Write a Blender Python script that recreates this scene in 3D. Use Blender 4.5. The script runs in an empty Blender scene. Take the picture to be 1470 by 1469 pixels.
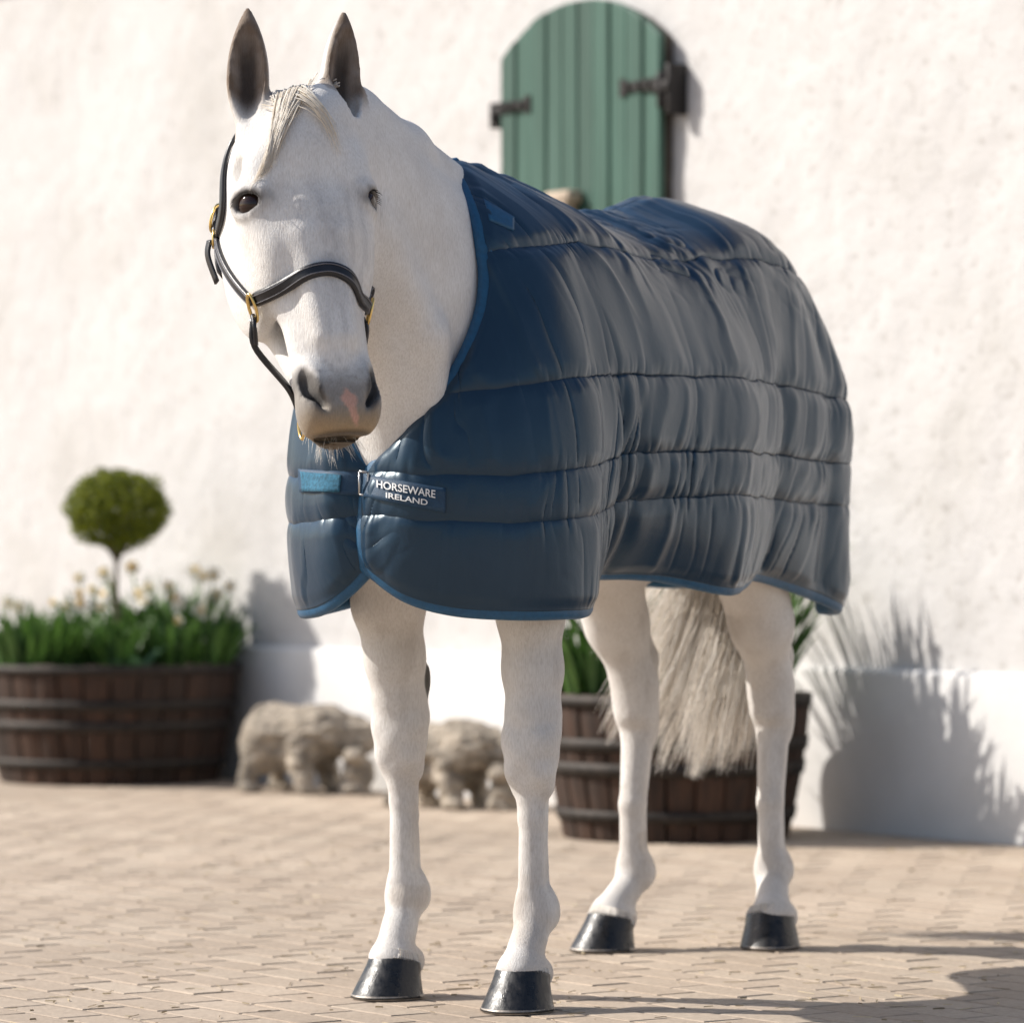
import bpy, bmesh, math, random
import numpy as np
from mathutils import Vector, Matrix

random.seed(7)
RNG = np.random.default_rng(7)
SC = bpy.context.scene
COL = SC.collection

# ------------------------------------------------------------------ camera
F_PX, CX, HOR, CAMZ = 6054.0, 735.0, 780.0, 0.91      # photo pixels (1470 wide)
cam = bpy.data.cameras.new('camera')
cam.sensor_fit = 'HORIZONTAL'; cam.sensor_width = 36.0
cam.lens = 36.0 * F_PX / 1470.0
cam.clip_start = 0.1; cam.clip_end = 2000
cam.dof.use_dof = True; cam.dof.focus_distance = 7.9; cam.dof.aperture_fstop = 4.0
camo = bpy.data.objects.new('camera', cam); COL.objects.link(camo)
camo.location = (0, 0, CAMZ)
camo.rotation_euler = (math.radians(90) + math.atan((HOR - 734.5) / F_PX), 0, 0)
SC.camera = camo

# ------------------------------------------------------------------ light
SUN_EL = math.radians(38)
SUN_H = Vector((-0.984, 0.175, 0)).normalized()         # horizontal direction towards the sun
world = bpy.data.worlds.new('World'); SC.world = world; world.use_nodes = True
wn = world.node_tree
bg = wn.nodes['Background']
sky = wn.nodes.new('ShaderNodeTexSky'); sky.sky_type = 'NISHITA'; sky.sun_disc = False
sky.sun_elevation = SUN_EL; sky.sun_rotation = math.atan2(SUN_H.x, SUN_H.y)
sky.air_density = 1.0; sky.dust_density = 2.0; sky.ozone_density = 1.0
wn.links.new(sky.outputs[0], bg.inputs[0]); bg.inputs[1].default_value = 0.12
sun = bpy.data.lights.new('sun', 'SUN'); sun.energy = 5.0; sun.angle = math.radians(0.5)
sun.color = (1.0, 0.945, 0.87)
suno = bpy.data.objects.new('sun', sun); COL.objects.link(suno)
sdir = Vector((SUN_H.x * math.cos(SUN_EL), SUN_H.y * math.cos(SUN_EL), math.sin(SUN_EL)))
suno.rotation_euler = sdir.to_track_quat('Z', 'Y').to_euler()
suno.location = (-6, 6, 9)
SC.view_settings.view_transform = 'Standard'; SC.view_settings.look = 'None'
SC.view_settings.gamma = 1.0; SC.view_settings.use_curve_mapping = False
SC.view_settings.exposure = 0.27
SC.cycles.max_bounces = 8

# ------------------------------------------------------------------ helpers
def ray(px, py):
    return np.array([(px - CX) / F_PX, 1.0, (HOR - py) / F_PX])
def at_depth(px, py, Y):
    r = ray(px, py); return np.array([r[0] * Y, Y, CAMZ + r[2] * Y])
def on_ground(px, py):
    return at_depth(px, py, F_PX * CAMZ / (py - HOR))
def project(p):
    p = np.asarray(p, float)
    return np.stack([CX + p[..., 0] / p[..., 1] * F_PX, HOR - (p[..., 2] - CAMZ) / p[..., 1] * F_PX], -1)

def mesh_from(name, V, Fc, mat, parent=None, smooth=True, colors=None, attr='tone'):
    me = bpy.data.meshes.new(name)
    V = np.asarray(V, np.float32)
    if isinstance(Fc, np.ndarray):
        n, k = Fc.shape
        me.vertices.add(len(V)); me.vertices.foreach_set('co', V.ravel())
        me.loops.add(n * k); me.loops.foreach_set('vertex_index', Fc.astype(np.int32).ravel())
        me.polygons.add(n)
        me.polygons.foreach_set('loop_start', np.arange(0, n * k, k, dtype=np.int32))
        me.polygons.foreach_set('loop_total', np.full(n, k, np.int32))
        me.update(calc_edges=True)
    else:
        me.from_pydata([tuple(map(float, v)) for v in V], [], [tuple(map(int, f)) for f in Fc])
    me.validate()
    me.polygons.foreach_set('use_smooth', np.full(len(me.polygons), bool(smooth)))
    if colors is not None:
        a = me.color_attributes.new(attr, 'FLOAT_COLOR', 'POINT')
        c = np.ones((len(me.vertices), 4), np.float32)
        colors = np.asarray(colors, np.float32)
        if colors.ndim == 1: c[:, :3] = colors[:, None]
        else: c[:, :colors.shape[1]] = colors
        a.data.foreach_set('color', c.ravel())
    if mat is not None: me.materials.append(mat)
    o = bpy.data.objects.new(name, me); COL.objects.link(o)
    if parent is not None: o.parent = parent
    return o

def empty(name, loc=(0, 0, 0)):
    o = bpy.data.objects.new(name, None); COL.objects.link(o); o.location = loc
    o.empty_display_size = 0.1
    return o
def tag(o, label=None, cat=None, group=None, kind=None):
    if label: o['label'] = label
    if cat: o['category'] = cat
    if group: o['group'] = group
    if kind: o['kind'] = kind
    return o

class MB:
    """collects vertices and faces"""
    def __init__(s): s.V = []; s.F = []; s.C = []
    def add(s, V, Fc, tone=None):
        o = len(s.V); s.V += [tuple(v) for v in V]; s.F += [tuple(i + o for i in f) for f in Fc]
        if tone is not None: s.C += [tone] * len(V)
    def box(s, c, ax, ay, az, h):
        c = np.asarray(c, float); ax, ay, az = map(lambda a: np.asarray(a, float), (ax, ay, az))
        V = [c + sx * ax * h[0] + sy * ay * h[1] + sz * az * h[2] for sx in (-1, 1) for sy in (-1, 1) for sz in (-1, 1)]
        s.add(V, [(0, 1, 3, 2), (4, 6, 7, 5), (0, 4, 5, 1), (2, 3, 7, 6), (0, 2, 6, 4), (1, 5, 7, 3)])
    def tube(s, P, R, n=8, cap=True, closed=False):
        P = np.asarray(P, float); m = len(P)
        R = np.full(m, R) if np.isscalar(R) else np.asarray(R)
        T = np.gradient(P, axis=0) if not closed else (np.roll(P, -1, 0) - np.roll(P, 1, 0))
        T /= np.linalg.norm(T, axis=1)[:, None] + 1e-12
        u = np.cross(T[0], [0.3, 0.2, 0.93]); u /= np.linalg.norm(u)
        V = []
        for i in range(m):
            u = u - T[i] * np.dot(u, T[i]); u /= np.linalg.norm(u); w = np.cross(T[i], u)
            for k in range(n):
                a = 2 * math.pi * k / n
                V.append(P[i] + R[i] * (math.cos(a) * u + math.sin(a) * w))
        Fc = []
        for i in range(m if closed else m - 1):
            j = (i + 1) % m
            for k in range(n):
                Fc.append((i * n + k, i * n + (k + 1) % n, j * n + (k + 1) % n, j * n + k))
        if cap and not closed:
            Fc.append(tuple(range(n))[::-1]); Fc.append(tuple((m - 1) * n + k for k in range(n)))
        s.add(V, Fc)
    def build(s, name, mat, parent=None, smooth=True):
        return mesh_from(name, s.V, s.F, mat, parent, smooth, colors=np.array(s.C) if len(s.C) == len(s.V) and s.C else None)

def bevel(o, w, seg=2):
    m = o.modifiers.new('bevel', 'BEVEL'); m.width = w; m.segments = seg; m.limit_method = 'ANGLE'
    m.angle_limit = math.radians(40)
    return o

# smooth 2D / 3D value noise (numpy)
_perm = RNG.random(65536).astype(np.float64)
def _hash(ix, iy, iz):
    return _perm[(ix * 73856093 ^ iy * 19349663 ^ iz * 83492791) & 65535]
def noise(x, y, z=0.0):
    x, y, z = np.broadcast_arrays(np.asarray(x, float), np.asarray(y, float), np.asarray(z, float))
    fx, fy, fz = np.floor(x), np.floor(y), np.floor(z)
    ix, iy, iz = fx.astype(np.int64), fy.astype(np.int64), fz.astype(np.int64)
    tx, ty, tz = x - fx, y - fy, z - fz
    sm = lambda t: t * t * t * (t * (t * 6 - 15) + 10)
    tx, ty, tz = sm(tx), sm(ty), sm(tz)
    r = 0
    for dx in (0, 1):
        for dy in (0, 1):
            for dz in (0, 1):
                r = r + _hash(ix + dx, iy + dy, iz + dz) * (tx if dx else 1 - tx) * (ty if dy else 1 - ty) * (tz if dz else 1 - tz)
    return r * 2 - 1

# ------------------------------------------------------------------ materials
def new_mat(name):
    m = bpy.data.materials.new(name); m.use_nodes = True
    return m, m.node_tree, m.node_tree.nodes['Principled BSDF']
def N(nt, t, **kw):
    n = nt.nodes.new(t)
    for k, v in kw.items(): setattr(n, k, v)
    return n
def texnoise(nt, scale, detail=4, rough=0.55, vec=None, coord='Object'):
    t = N(nt, 'ShaderNodeTexNoise'); t.inputs['Scale'].default_value = scale
    t.inputs['Detail'].default_value = detail; t.inputs['Roughness'].default_value = rough
    if vec is None:
        c = N(nt, 'ShaderNodeTexCoord'); vec = c.outputs[coord]
    nt.links.new(vec, t.inputs['Vector'])
    return t
def ramp(nt, src, stops):
    r = N(nt, 'ShaderNodeValToRGB'); nt.links.new(src, r.inputs[0])
    e = r.color_ramp.elements
    while len(e) > len(stops): e.remove(e[-1])
    while len(e) < len(stops): e.new(0.5)
    for el, (p, c) in zip(e, stops):
        el.position = p; el.color = (*c, 1) if len(c) == 3 else c
    return r
def mix(nt, a, b, fac, mode='MIX'):
    m = N(nt, 'ShaderNodeMix', data_type='RGBA', blend_type=mode)
    if isinstance(fac, (int, float)): m.inputs[0].default_value = fac
    else: nt.links.new(fac, m.inputs[0])
    for i, s in ((6, a), (7, b)):
        if isinstance(s, tuple): m.inputs[i].default_value = (*s, 1)
        else: nt.links.new(s, m.inputs[i])
    return m.outputs[2]
def bump(nt, bs, src, strength=0.3, dist=0.01, prev=None):
    b = N(nt, 'ShaderNodeBump'); b.inputs['Strength'].default_value = strength
    b.inputs['Distance'].default_value = dist; nt.links.new(src, b.inputs['Height'])
    if prev is not None: nt.links.new(prev, b.inputs['Normal'])
    nt.links.new(b.outputs[0], bs.inputs['Normal'])
    return b.outputs[0]
def stretch(nt, sc, coord='Object'):
    c = N(nt, 'ShaderNodeTexCoord'); mp = N(nt, 'ShaderNodeMapping'); mp.inputs['Scale'].default_value = sc
    nt.links.new(c.outputs[coord], mp.inputs[0]); return mp.outputs[0]

def mat_plain(name, col, rough=0.6, metal=0.0, var=0.15, scale=20, bs_=0.15, bd=0.004):
    m, nt, b = new_mat(name)
    t = texnoise(nt, scale)
    lo = tuple(c * (1 - var) for c in col); hi = tuple(min(1, c * (1 + var)) for c in col)
    r = ramp(nt, t.outputs[0], [(0.3, lo), (0.7, hi)])
    nt.links.new(r.outputs[0], b.inputs['Base Color'])
    b.inputs['Roughness'].default_value = rough; b.inputs['Metallic'].default_value = metal
    if bs_: bump(nt, b, texnoise(nt, scale * 4).outputs[0], bs_, bd)
    return m

def mat_stucco():
    m, nt, b = new_mat('rough_cast_limewash')
    t1 = texnoise(nt, 1.3, 6, 0.6); t2 = texnoise(nt, 24, 4, 0.65); t3 = texnoise(nt, 70, 5, 0.7)
    c = ramp(nt, t1.outputs[0], [(0.30, (0.49, 0.475, 0.455)), (0.5, (0.560, 0.548, 0.540)), (0.75, (0.585, 0.575, 0.568))])
    c2 = ramp(nt, t2.outputs[0], [(0.30, (0.55, 0.52, 0.48)), (0.43, (1, 1, 1))])
    nt.links.new(mix(nt, c.outputs[0], c2.outputs[0], 0.55, 'MULTIPLY'), b.inputs['Base Color'])
    b.inputs['Roughness'].default_value = 0.9
    pv = bump(nt, b, t2.outputs[0], 0.30, 0.016)
    bump(nt, b, t3.outputs[0], 0.28, 0.012, pv)
    return m
def mat_plinth():
    m, nt, b = new_mat('smooth_white_render')
    t1 = texnoise(nt, 2.2, 5, 0.6); t2 = texnoise(nt, 30, 4, 0.6)
    c = ramp(nt, t1.outputs[0], [(0.35, (0.61, 0.60, 0.585)), (0.6, (0.68, 0.672, 0.665))])
    nt.links.new(c.outputs[0], b.inputs['Base Color']); b.inputs['Roughness'].default_value = 0.85
    bump(nt, b, t2.outputs[0], 0.2, 0.008)
    return m
def mat_brick(name='paver_clay'):
    m, nt, b = new_mat(name)
    at = N(nt, 'ShaderNodeAttribute', attribute_name='tone')
    g = N(nt, 'ShaderNodeNewGeometry')
    t1 = texnoise(nt, 1.1, 4, 0.6, g.outputs['Position']); t2 = texnoise(nt, 60, 5, 0.7, g.outputs['Position'])
    t3 = texnoise(nt, 9, 4, 0.6, g.outputs['Position'])
    c = ramp(nt, at.outputs['Fac'], [(0.0, (0.36, 0.278, 0.21)), (0.5, (0.43, 0.342, 0.265)), (1.0, (0.48, 0.395, 0.31))])
    c2 = ramp(nt, t1.outputs[0], [(0.35, (0.80, 0.79, 0.78)), (0.65, (1, 1, 1))])
    c3 = ramp(nt, t3.outputs[0], [(0.45, (0.45, 0.375, 0.295)), (0.75, (0.52, 0.445, 0.36))])
    k = mix(nt, c.outputs[0], c3.outputs[0], 0.45)
    k = mix(nt, k, c2.outputs[0], 1.0, 'MULTIPLY')
    c4 = ramp(nt, t2.outputs[0], [(0.3, (0.78, 0.76, 0.74)), (0.6, (1.05, 1.05, 1.05))])
    nt.links.new(mix(nt, k, c4.outputs[0], 0.8, 'MULTIPLY'), b.inputs['Base Color'])
    b.inputs['Roughness'].default_value = 0.88
    pv = bump(nt, b, t2.outputs[0], 0.5, 0.006)
    bump(nt, b, t3.outputs[0], 0.3, 0.01, pv)
    return m
def mat_coat():
    m, nt, b = new_mat('white_coat')
    at = N(nt, 'ShaderNodeAttribute', attribute_name='tone')
    fine = texnoise(nt, 1.0, 4, 0.65, stretch(nt, (380, 380, 70)))
    mot = texnoise(nt, 9, 4, 0.6)
    c = ramp(nt, mot.outputs[0], [(0.35, (0.90, 0.885, 0.87)), (0.65, (1, 1, 1))])
    k = mix(nt, at.outputs['Color'], c.outputs[0], 1.0, 'MULTIPLY')
    cf = ramp(nt, fine.outputs[0], [(0.3, (0.80, 0.785, 0.765)), (0.60, (1, 1, 1))])
    k = mix(nt, k, cf.outputs[0], 1.0, 'MULTIPLY')
    nt.links.new(k, b.inputs['Base Color'])
    b.inputs['Roughness'].default_value = 0.62
    b.inputs['Specular IOR Level'].default_value = 0.25
    b.inputs['Sheen Weight'].default_value = 0.15; b.inputs['Sheen Roughness'].default_value = 0.5
    pv = bump(nt, b, fine.outputs[0], 0.6, 0.003)
    bump(nt, b, mot.outputs[0], 0.12, 0.01, pv)
    return m
def mat_rug():
    m, nt, b = new_mat('navy_nylon')
    t = texnoise(nt, 3.5, 4, 0.6)
    c = ramp(nt, t.outputs[0], [(0.3, (0.009, 0.027, 0.054)), (0.7, (0.014, 0.037, 0.070))])
    nt.links.new(c.outputs[0], b.inputs['Base Color'])
    b.inputs['Roughness'].default_value = 0.32
    b.inputs['Specular IOR Level'].default_value = 0.5
    b.inputs['Specular Tint'].default_value = (0.72, 0.90, 1, 1)
    t2 = texnoise(nt, 55, 3, 0.6)
    bump(nt, b, t2.outputs[0], 0.10, 0.004)
    return m
def mat_wood(name, lo, hi, rough=0.75):
    m, nt, b = new_mat(name)
    at = N(nt, 'ShaderNodeObjectInfo')
    t = texnoise(nt, 1.0, 5, 0.65, stretch(nt, (40, 40, 3)))
    c = ramp(nt, t.outputs[0], [(0.3, lo), (0.7, hi)])
    d = ramp(nt, at.outputs['Random'], [(0, (0.6, 0.6, 0.6)), (1, (1.25, 1.2, 1.15))])
    nt.links.new(mix(nt, c.outputs[0], d.outputs[0], 1.0, 'MULTIPLY'), b.inputs['Base Color'])
    b.inputs['Roughness'].default_value = rough
    bump(nt, b, t.outputs[0], 0.4, 0.006)
    return m
def mat_leaf(name, lo, hi, trans=0.25, rough=0.5):
    m, nt, b = new_mat(name)
    at = N(nt, 'ShaderNodeAttribute', attribute_name='tone')
    c = ramp(nt, at.outputs['Fac'], [(0.0, lo), (1.0, hi)])
    nt.links.new(c.outputs[0], b.inputs['Base Color']); b.inputs['Roughness'].default_value = rough
    tr = N(nt, 'ShaderNodeBsdfTranslucent'); nt.links.new(c.outputs[0], tr.inputs[0])
    mx = N(nt, 'ShaderNodeMixShader'); mx.inputs[0].default_value = trans
    nt.links.new(b.outputs[0], mx.inputs[1]); nt.links.new(tr.outputs[0], mx.inputs[2])
    nt.links.new(mx.outputs[0], nt.nodes['Material Output'].inputs[0])
    return m
def mat_hair(name, lo, hi):
    m, nt, b = new_mat(name)
    at = N(nt, 'ShaderNodeAttribute', attribute_name='tone')
    c = ramp(nt, at.outputs['Fac'], [(0.0, lo), (1.0, hi)])
    nt.links.new(c.outputs[0], b.inputs['Base Color'])
    b.inputs['Roughness'].default_value = 0.5; b.inputs['Specular IOR Level'].default_value = 0.3
    tr = N(nt, 'ShaderNodeBsdfTranslucent'); nt.links.new(c.outputs[0], tr.inputs[0])
    mx = N(nt, 'ShaderNodeMixShader'); mx.inputs[0].default_value = 0.4
    nt.links.new(b.outputs[0], mx.inputs[1]); nt.links.new(tr.outputs[0], mx.inputs[2])
    nt.links.new(mx.outputs[0], nt.nodes['Material Output'].inputs[0])
    return m
def mat_paint_green():
    m, nt, b = new_mat('weathered_green_paint')
    oi = N(nt, 'ShaderNodeObjectInfo')
    t = texnoise(nt, 1.0, 5, 0.65, stretch(nt, (22, 22, 1.6)))
    c = ramp(nt, t.outputs[0], [(0.3, (0.016, 0.062, 0.044)), (0.55, (0.030, 0.092, 0.068)), (0.78, (0.055, 0.125, 0.100))])
    d = ramp(nt, oi.outputs['Random'], [(0, (0.82, 0.82, 0.82)), (1, (1.15, 1.15, 1.15))])
    k = mix(nt, c.outputs[0], d.outputs[0], 1.0, 'MULTIPLY')
    nt.links.new(k, b.inputs['Base Color']); b.inputs['Roughness'].default_value = 0.6
    bump(nt, b, t.outputs[0], 0.25, 0.004)
    return m
def mat_hoof():
    m, nt, b = new_mat('oiled_black_hoof')
    t = texnoise(nt, 1.0, 5, 0.7, stretch(nt, (60, 60, 14)))
    g = texnoise(nt, 38, 5, 0.7)
    c = ramp(nt, g.outputs[0], [(0.45, (0.010, 0.011, 0.013)), (0.62, (0.02, 0.02, 0.022)), (0.75, (0.13, 0.11, 0.09))])
    nt.links.new(c.outputs[0], b.inputs['Base Color'])
    r = ramp(nt, g.outputs[0], [(0.4, (0.26, 0.26, 0.26)), (0.7, (0.6, 0.6, 0.6))])
    nt.links.new(r.outputs[0], b.inputs['Roughness'])
    w = N(nt, 'ShaderNodeTexWave', wave_type='BANDS', bands_direction='Z'); w.inputs['Scale'].default_value = 20; w.inputs['Distortion'].default_value = 2.5
    tc = N(nt, 'ShaderNodeTexCoord'); nt.links.new(tc.outputs['Object'], w.inputs['Vector'])
    pv = bump(nt, b, w.outputs[1], 0.07, 0.003)
    bump(nt, b, t.outputs[0], 0.35, 0.004, pv)
    return m

M = dict(
    stucco=mat_stucco(), plinth=mat_plinth(), brick=mat_brick(), coat=mat_coat(), rug=mat_rug(),
    sand=mat_plain('joint_sand', (0.30, 0.24, 0.185), 0.95, var=0.25, scale=60),
    ground=mat_plain('far_paving', (0.43, 0.34, 0.27), 0.9, var=0.12, scale=6),
    binding=mat_plain('blue_binding_tape', (0.008, 0.078, 0.170), 0.5, var=0.15, scale=90, bs_=0.25, bd=0.002),
    strap=mat_plain('blue_webbing', (0.008, 0.042, 0.092), 0.6, var=0.15, scale=140, bs_=0.35, bd=0.002),
    white_thread=mat_plain('white_embroidery', (0.78, 0.79, 0.80), 0.7, var=0.05, scale=300),
    velcro=mat_plain('blue_velcro', (0.03, 0.13, 0.21), 0.9, var=0.4, scale=160, bs_=0.6),
    buckle=mat_plain('steel_clip', (0.5, 0.5, 0.5), 0.3, 0.9, var=0.05),
    leather=mat_plain('black_leather', (0.012, 0.012, 0.015), 0.36, var=0.3, scale=60, bs_=0.2, bd=0.002),
    stitch=mat_plain('grey_stitching', (0.16, 0.16, 0.18), 0.6, var=0.2, scale=300),
    brass=mat_plain('brass', (0.72, 0.52, 0.20), 0.28, 1.0, var=0.1, scale=80, bs_=0.05),
    hoof=mat_hoof(), shoe=mat_plain('worn_steel', (0.30, 0.27, 0.24), 0.5, 0.6, var=0.3, scale=60),
    hair=mat_hair('cream_hair', (0.86, 0.80, 0.72), (0.97, 0.955, 0.93)),
    forelock=mat_hair('forelock_hair', (0.86, 0.78, 0.66), (0.95, 0.92, 0.87)),
    lash=mat_plain('dark_lash', (0.02, 0.018, 0.016), 0.6, bs_=0),
    eyem=mat_plain('dark_brown_eye', (0.020, 0.008, 0.005), 0.06, var=0.3, scale=40, bs_=0),
    stave=mat_wood('oak_stave', (0.016, 0.0075, 0.004), (0.065, 0.030, 0.016)),
    hoop=mat_plain('rusty_hoop_iron', (0.030, 0.024, 0.020), 0.65, 0.4, var=0.5, scale=30),
    soil=mat_plain('dark_soil', (0.025, 0.018, 0.012), 0.95, var=0.5, scale=40, bs_=0.6, bd=0.02),
    green=mat_paint_green(),
    iron=mat_plain('black_iron', (0.022, 0.020, 0.020), 0.5, 0.5, var=0.4, scale=50),
    woodpale=mat_plain('bare_wood', (0.42, 0.34, 0.26), 0.8, var=0.3, scale=30),
    dark=mat_plain('dark_fascia', (0.06, 0.05, 0.04), 0.8, var=0.3, scale=10),
    slate=mat_plain('slate_roof', (0.07, 0.07, 0.075), 0.7, var=0.3, scale=10),
    stone=mat_plain('weathered_stone', (0.36, 0.31, 0.25), 0.95, var=0.55, scale=14, bs_=0.9, bd=0.02),
    daff=mat_leaf('daffodil_leaf', (0.030, 0.080, 0.020), (0.13, 0.26, 0.05)),
    tulip=mat_leaf('tulip_leaf', (0.045, 0.11, 0.055), (0.10, 0.20, 0.10)),
    box=mat_leaf('box_leaf', (0.040, 0.070, 0.004), (0.26, 0.29, 0.010), 0.25, 0.75),
    petal=mat_leaf('white_petal', (0.80, 0.79, 0.74), (0.88, 0.88, 0.85), 0.3),
    corona=mat_leaf('orange_corona', (0.70, 0.50, 0.20), (0.78, 0.62, 0.30), 0.3),
    bark=mat_plain('grey_bark', (0.12, 0.095, 0.07), 0.9, var=0.3, scale=30, bs_=0.6),
)

# ================================================================== SETTING
WD = np.array([-0.580, 0.814]); WD = WD / np.linalg.norm(WD)    # along the wall, away from the camera
WN = np.array([-WD[1], WD[0]])                                   # outward (towards the yard)
if WN[1] > 0: WN = -WN
W0 = np.array([0.0, 14.89])
def wall_pt(s, out, z):
    p = W0 + WD * s + WN * out
    return np.array([p[0], p[1], z])
def wall_s(px):
    r = (px - CX) / F_PX
    return -W0[1] * r / (-WD[0] + WD[1] * r)
def wall_z(px, py):
    Y = W0[1] + WD[1] * wall_s(px); return CAMZ + (HOR - py) / F_PX * Y
D3 = np.array([WD[0], WD[1], 0.0]); N3 = np.array([WN[0], WN[1], 0.0]); Z3 = np.array([0, 0, 1.0])

# --- ground sheet
g = MB(); g.add([(-300, -300, -0.012), (300, -300, -0.012), (300, 300, -0.012), (-300, 300, -0.012)], [(0, 1, 2, 3)])
tag(g.build('ground', M['ground'], smooth=False), kind='structure')

# --- brick paving laid in courses along the wall
pav = empty('brick_pavement'); tag(pav, kind='structure')
g = MB()
cs = [wall_pt(-9, 0.02, -0.0022), wall_pt(9, 0.02, -0.0022), wall_pt(9, 9.5, -0.0022), wall_pt(-9, 9.5, -0.0022)]
g.add(cs, [(0, 1, 2, 3)]); g.build('joint_bed', M['sand'], pav, smooth=False)
BL, BW, JT = 0.215, 0.1025, 0.005
def brick_mesh(tone, seed):
    rr = random.Random(seed); c = 0.005; hl, hw = BL / 2, BW / 2
    def j(a): return a + rr.uniform(-0.0012, 0.0012)
    V = []
    for (sx, sy) in ((-1, -1), (1, -1), (1, 1), (-1, 1)): V.append((j(sx * hl), j(sy * hw), -0.05))
    for (sx, sy) in ((-1, -1), (1, -1), (1, 1), (-1, 1)): V.append((V[len(V) - 4][0], V[len(V) - 4][1], -0.005))
    for (sx, sy) in ((-1, -1), (1, -1), (1, 1), (-1, 1)): V.append((j(sx * (hl - c)), j(sy * (hw - c)), rr.uniform(-0.0006, 0.0006)))
    Fc = [(8, 9, 10, 11)]
    for a in (0, 4):
        for k in range(4): Fc.append((a + k, a + (k + 1) % 4, a + 4 + (k + 1) % 4, a + 4 + k))
    return V, Fc, tone
variants = [brick_mesh(t, i) for i, t in enumerate(np.linspace(0.02, 0.98, 10))]
spots = []
rows = int(9.4 / (BW + JT)); colsn = int(18 / (BL + JT))
for i in range(rows):
    out = 0.09 + i * (BW + JT)
    off = (0.5 if i % 2 else 0.0) + random.uniform(-0.06, 0.06)
    for k in range(colsn):
        s = -8.9 + (k + off) * (BL + JT)
        p = wall_pt(s, out, 0)
        if p[1] < 5.2 or abs(p[0]) > 4.5: continue
        spots.append((p[0], p[1], random.uniform(-0.0010, 0.0002), random.uniform(-0.012, 0.012),
                      random.gauss(0, 0.0025), random.gauss(0, 0.0025), random.randrange(10)))
ang = math.atan2(WD[1], WD[0])
arr = np.array([(s[0], s[1]) for s in spots])
pr = project(np.column_stack([arr, np.zeros(len(arr))]))
inview = (pr[:, 0] > -60) & (pr[:, 0] < 1530) & (pr[:, 1] < 1500)
order = np.argsort(np.where(inview, arr[:, 1], 1e6))
near = set(order[:min(300, int(inview.sum()))].tolist())
bmeshes = []
sv, sf, scol = [], [], []
for n, (x, y, z, dr, tx, ty, vi) in enumerate(spots):
    V, Fc, tone = variants[vi]
    if n in near:
        while len(bmeshes) <= 9: bmeshes.append(None)
        if bmeshes[vi] is None:
            o = mesh_from('brick', V, Fc, M['brick'], pav, False, colors=np.full(len(V), tone)); bmeshes[vi] = o.data
        else:
            o = bpy.data.objects.new('brick', bmeshes[vi]); COL.objects.link(o); o.parent = pav
        o.location = (x, y, z); o.rotation_euler = (tx, ty, ang + dr)
    else:
        ca, sa = math.cos(ang + dr), math.sin(ang + dr)
        b0 = len(sv)
        for (a, b_, c_) in V:
            sv.append((x + a * ca - b_ * sa, y + a * sa + b_ * ca, z + c_ + tx * b_ - ty * a)); scol.append(tone)
        sf += [tuple(i_ + b0 for i_ in f) for f in Fc]
o = mesh_from('brick_field', np.array(sv), np.array(sf), M['brick'], pav, False, colors=np.array(scol)); tag(o, kind='stuff')

# --- stable building: rough-cast wall, plinth, eaves, loft hatch
bld = empty('stable_building', tuple(W0) + (0,))
tag(bld, 'white rough-cast stable wall with smooth plinth and green loft hatch', 'building')
BO = np.array([W0[0], W0[1], 0.0])
def bl(p): return np.asarray(p) - BO
PL_H = 0.515
# wall as a relief grid in the visible part
S = np.arange(-3.4, 5.2, 0.03); Zs = np.arange(PL_H - 0.03, 3.62, 0.03)
ss, zz = np.meshgrid(S, Zs, indexing='ij')
rel = 0.008 * noise(ss * 1.6, zz * 1.6) + 0.003 * noise(ss * 7, zz * 7, 3.3) + 0.003 * noise(ss * 17, zz * 17, 9.1)
P = W0[None, None, :] + WD * ss[..., None] + WN * rel[..., None]
V = np.concatenate([P - W0, zz[..., None]], -1).reshape(-1, 3)
nx, nz = ss.shape
idx = np.arange(nx * nz).reshape(nx, nz)
Fq = np.stack([idx[:-1, :-1], idx[:-1, 1:], idx[1:, 1:], idx[1:, :-1]], -1).reshape(-1, 4)
wl = mesh_from('wall', V, Fq, M['stucco'], bld)
g = MB()
for (a, b_) in ((-9.0, -3.37), (5.17, 12.0)):
    g.box(bl(wall_pt((a + b_) / 2, -0.2, (PL_H - 0.03 + 3.62) / 2)), D3, N3, Z3, ((b_ - a) / 2, 0.2, (3.62 - PL_H + 0.03) / 2))
g.box(bl(wall_pt(1.5, -0.33, 1.8)), D3, N3, Z3, (10.4, 0.27, 1.79))
g.build('wall_return', M['stucco'], bld, False)
g = MB(); g.box(bl(wall_pt(1.5, -0.05, PL_H / 2 - 0.04)), D3, N3, Z3, (10.5, 0.088, PL_H / 2 + 0.04))
bevel(g.build('plinth', M['plinth'], bld, True), 0.018, 3)
g = MB(); g.box(bl(wall_pt(1.5, 0.02, 3.46)), D3, N3, Z3, (10.6, 0.075, 0.13)); g.build('eaves_board', M['dark'], bld, False)
g = MB()
A = bl(wall_pt(-9.2, 0.16, 3.56)); B = bl(wall_pt(12.2, 0.16, 3.56)); C_ = bl(wall_pt(12.2, -3.0, 5.3)); D_ = bl(wall_pt(-9.2, -3.0, 5.3))
up = np.array([0, 0, 0.06])
g.add([A, B, C_, D_, A + up, B + up, C_ + up, D_ + up], [(3, 2, 1, 0), (4, 5, 6, 7), (0, 1, 5, 4), (1, 2, 6, 5), (2, 3, 7, 6), (3, 0, 4, 7)])
g.build('roof', M['slate'], bld, False)

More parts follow.
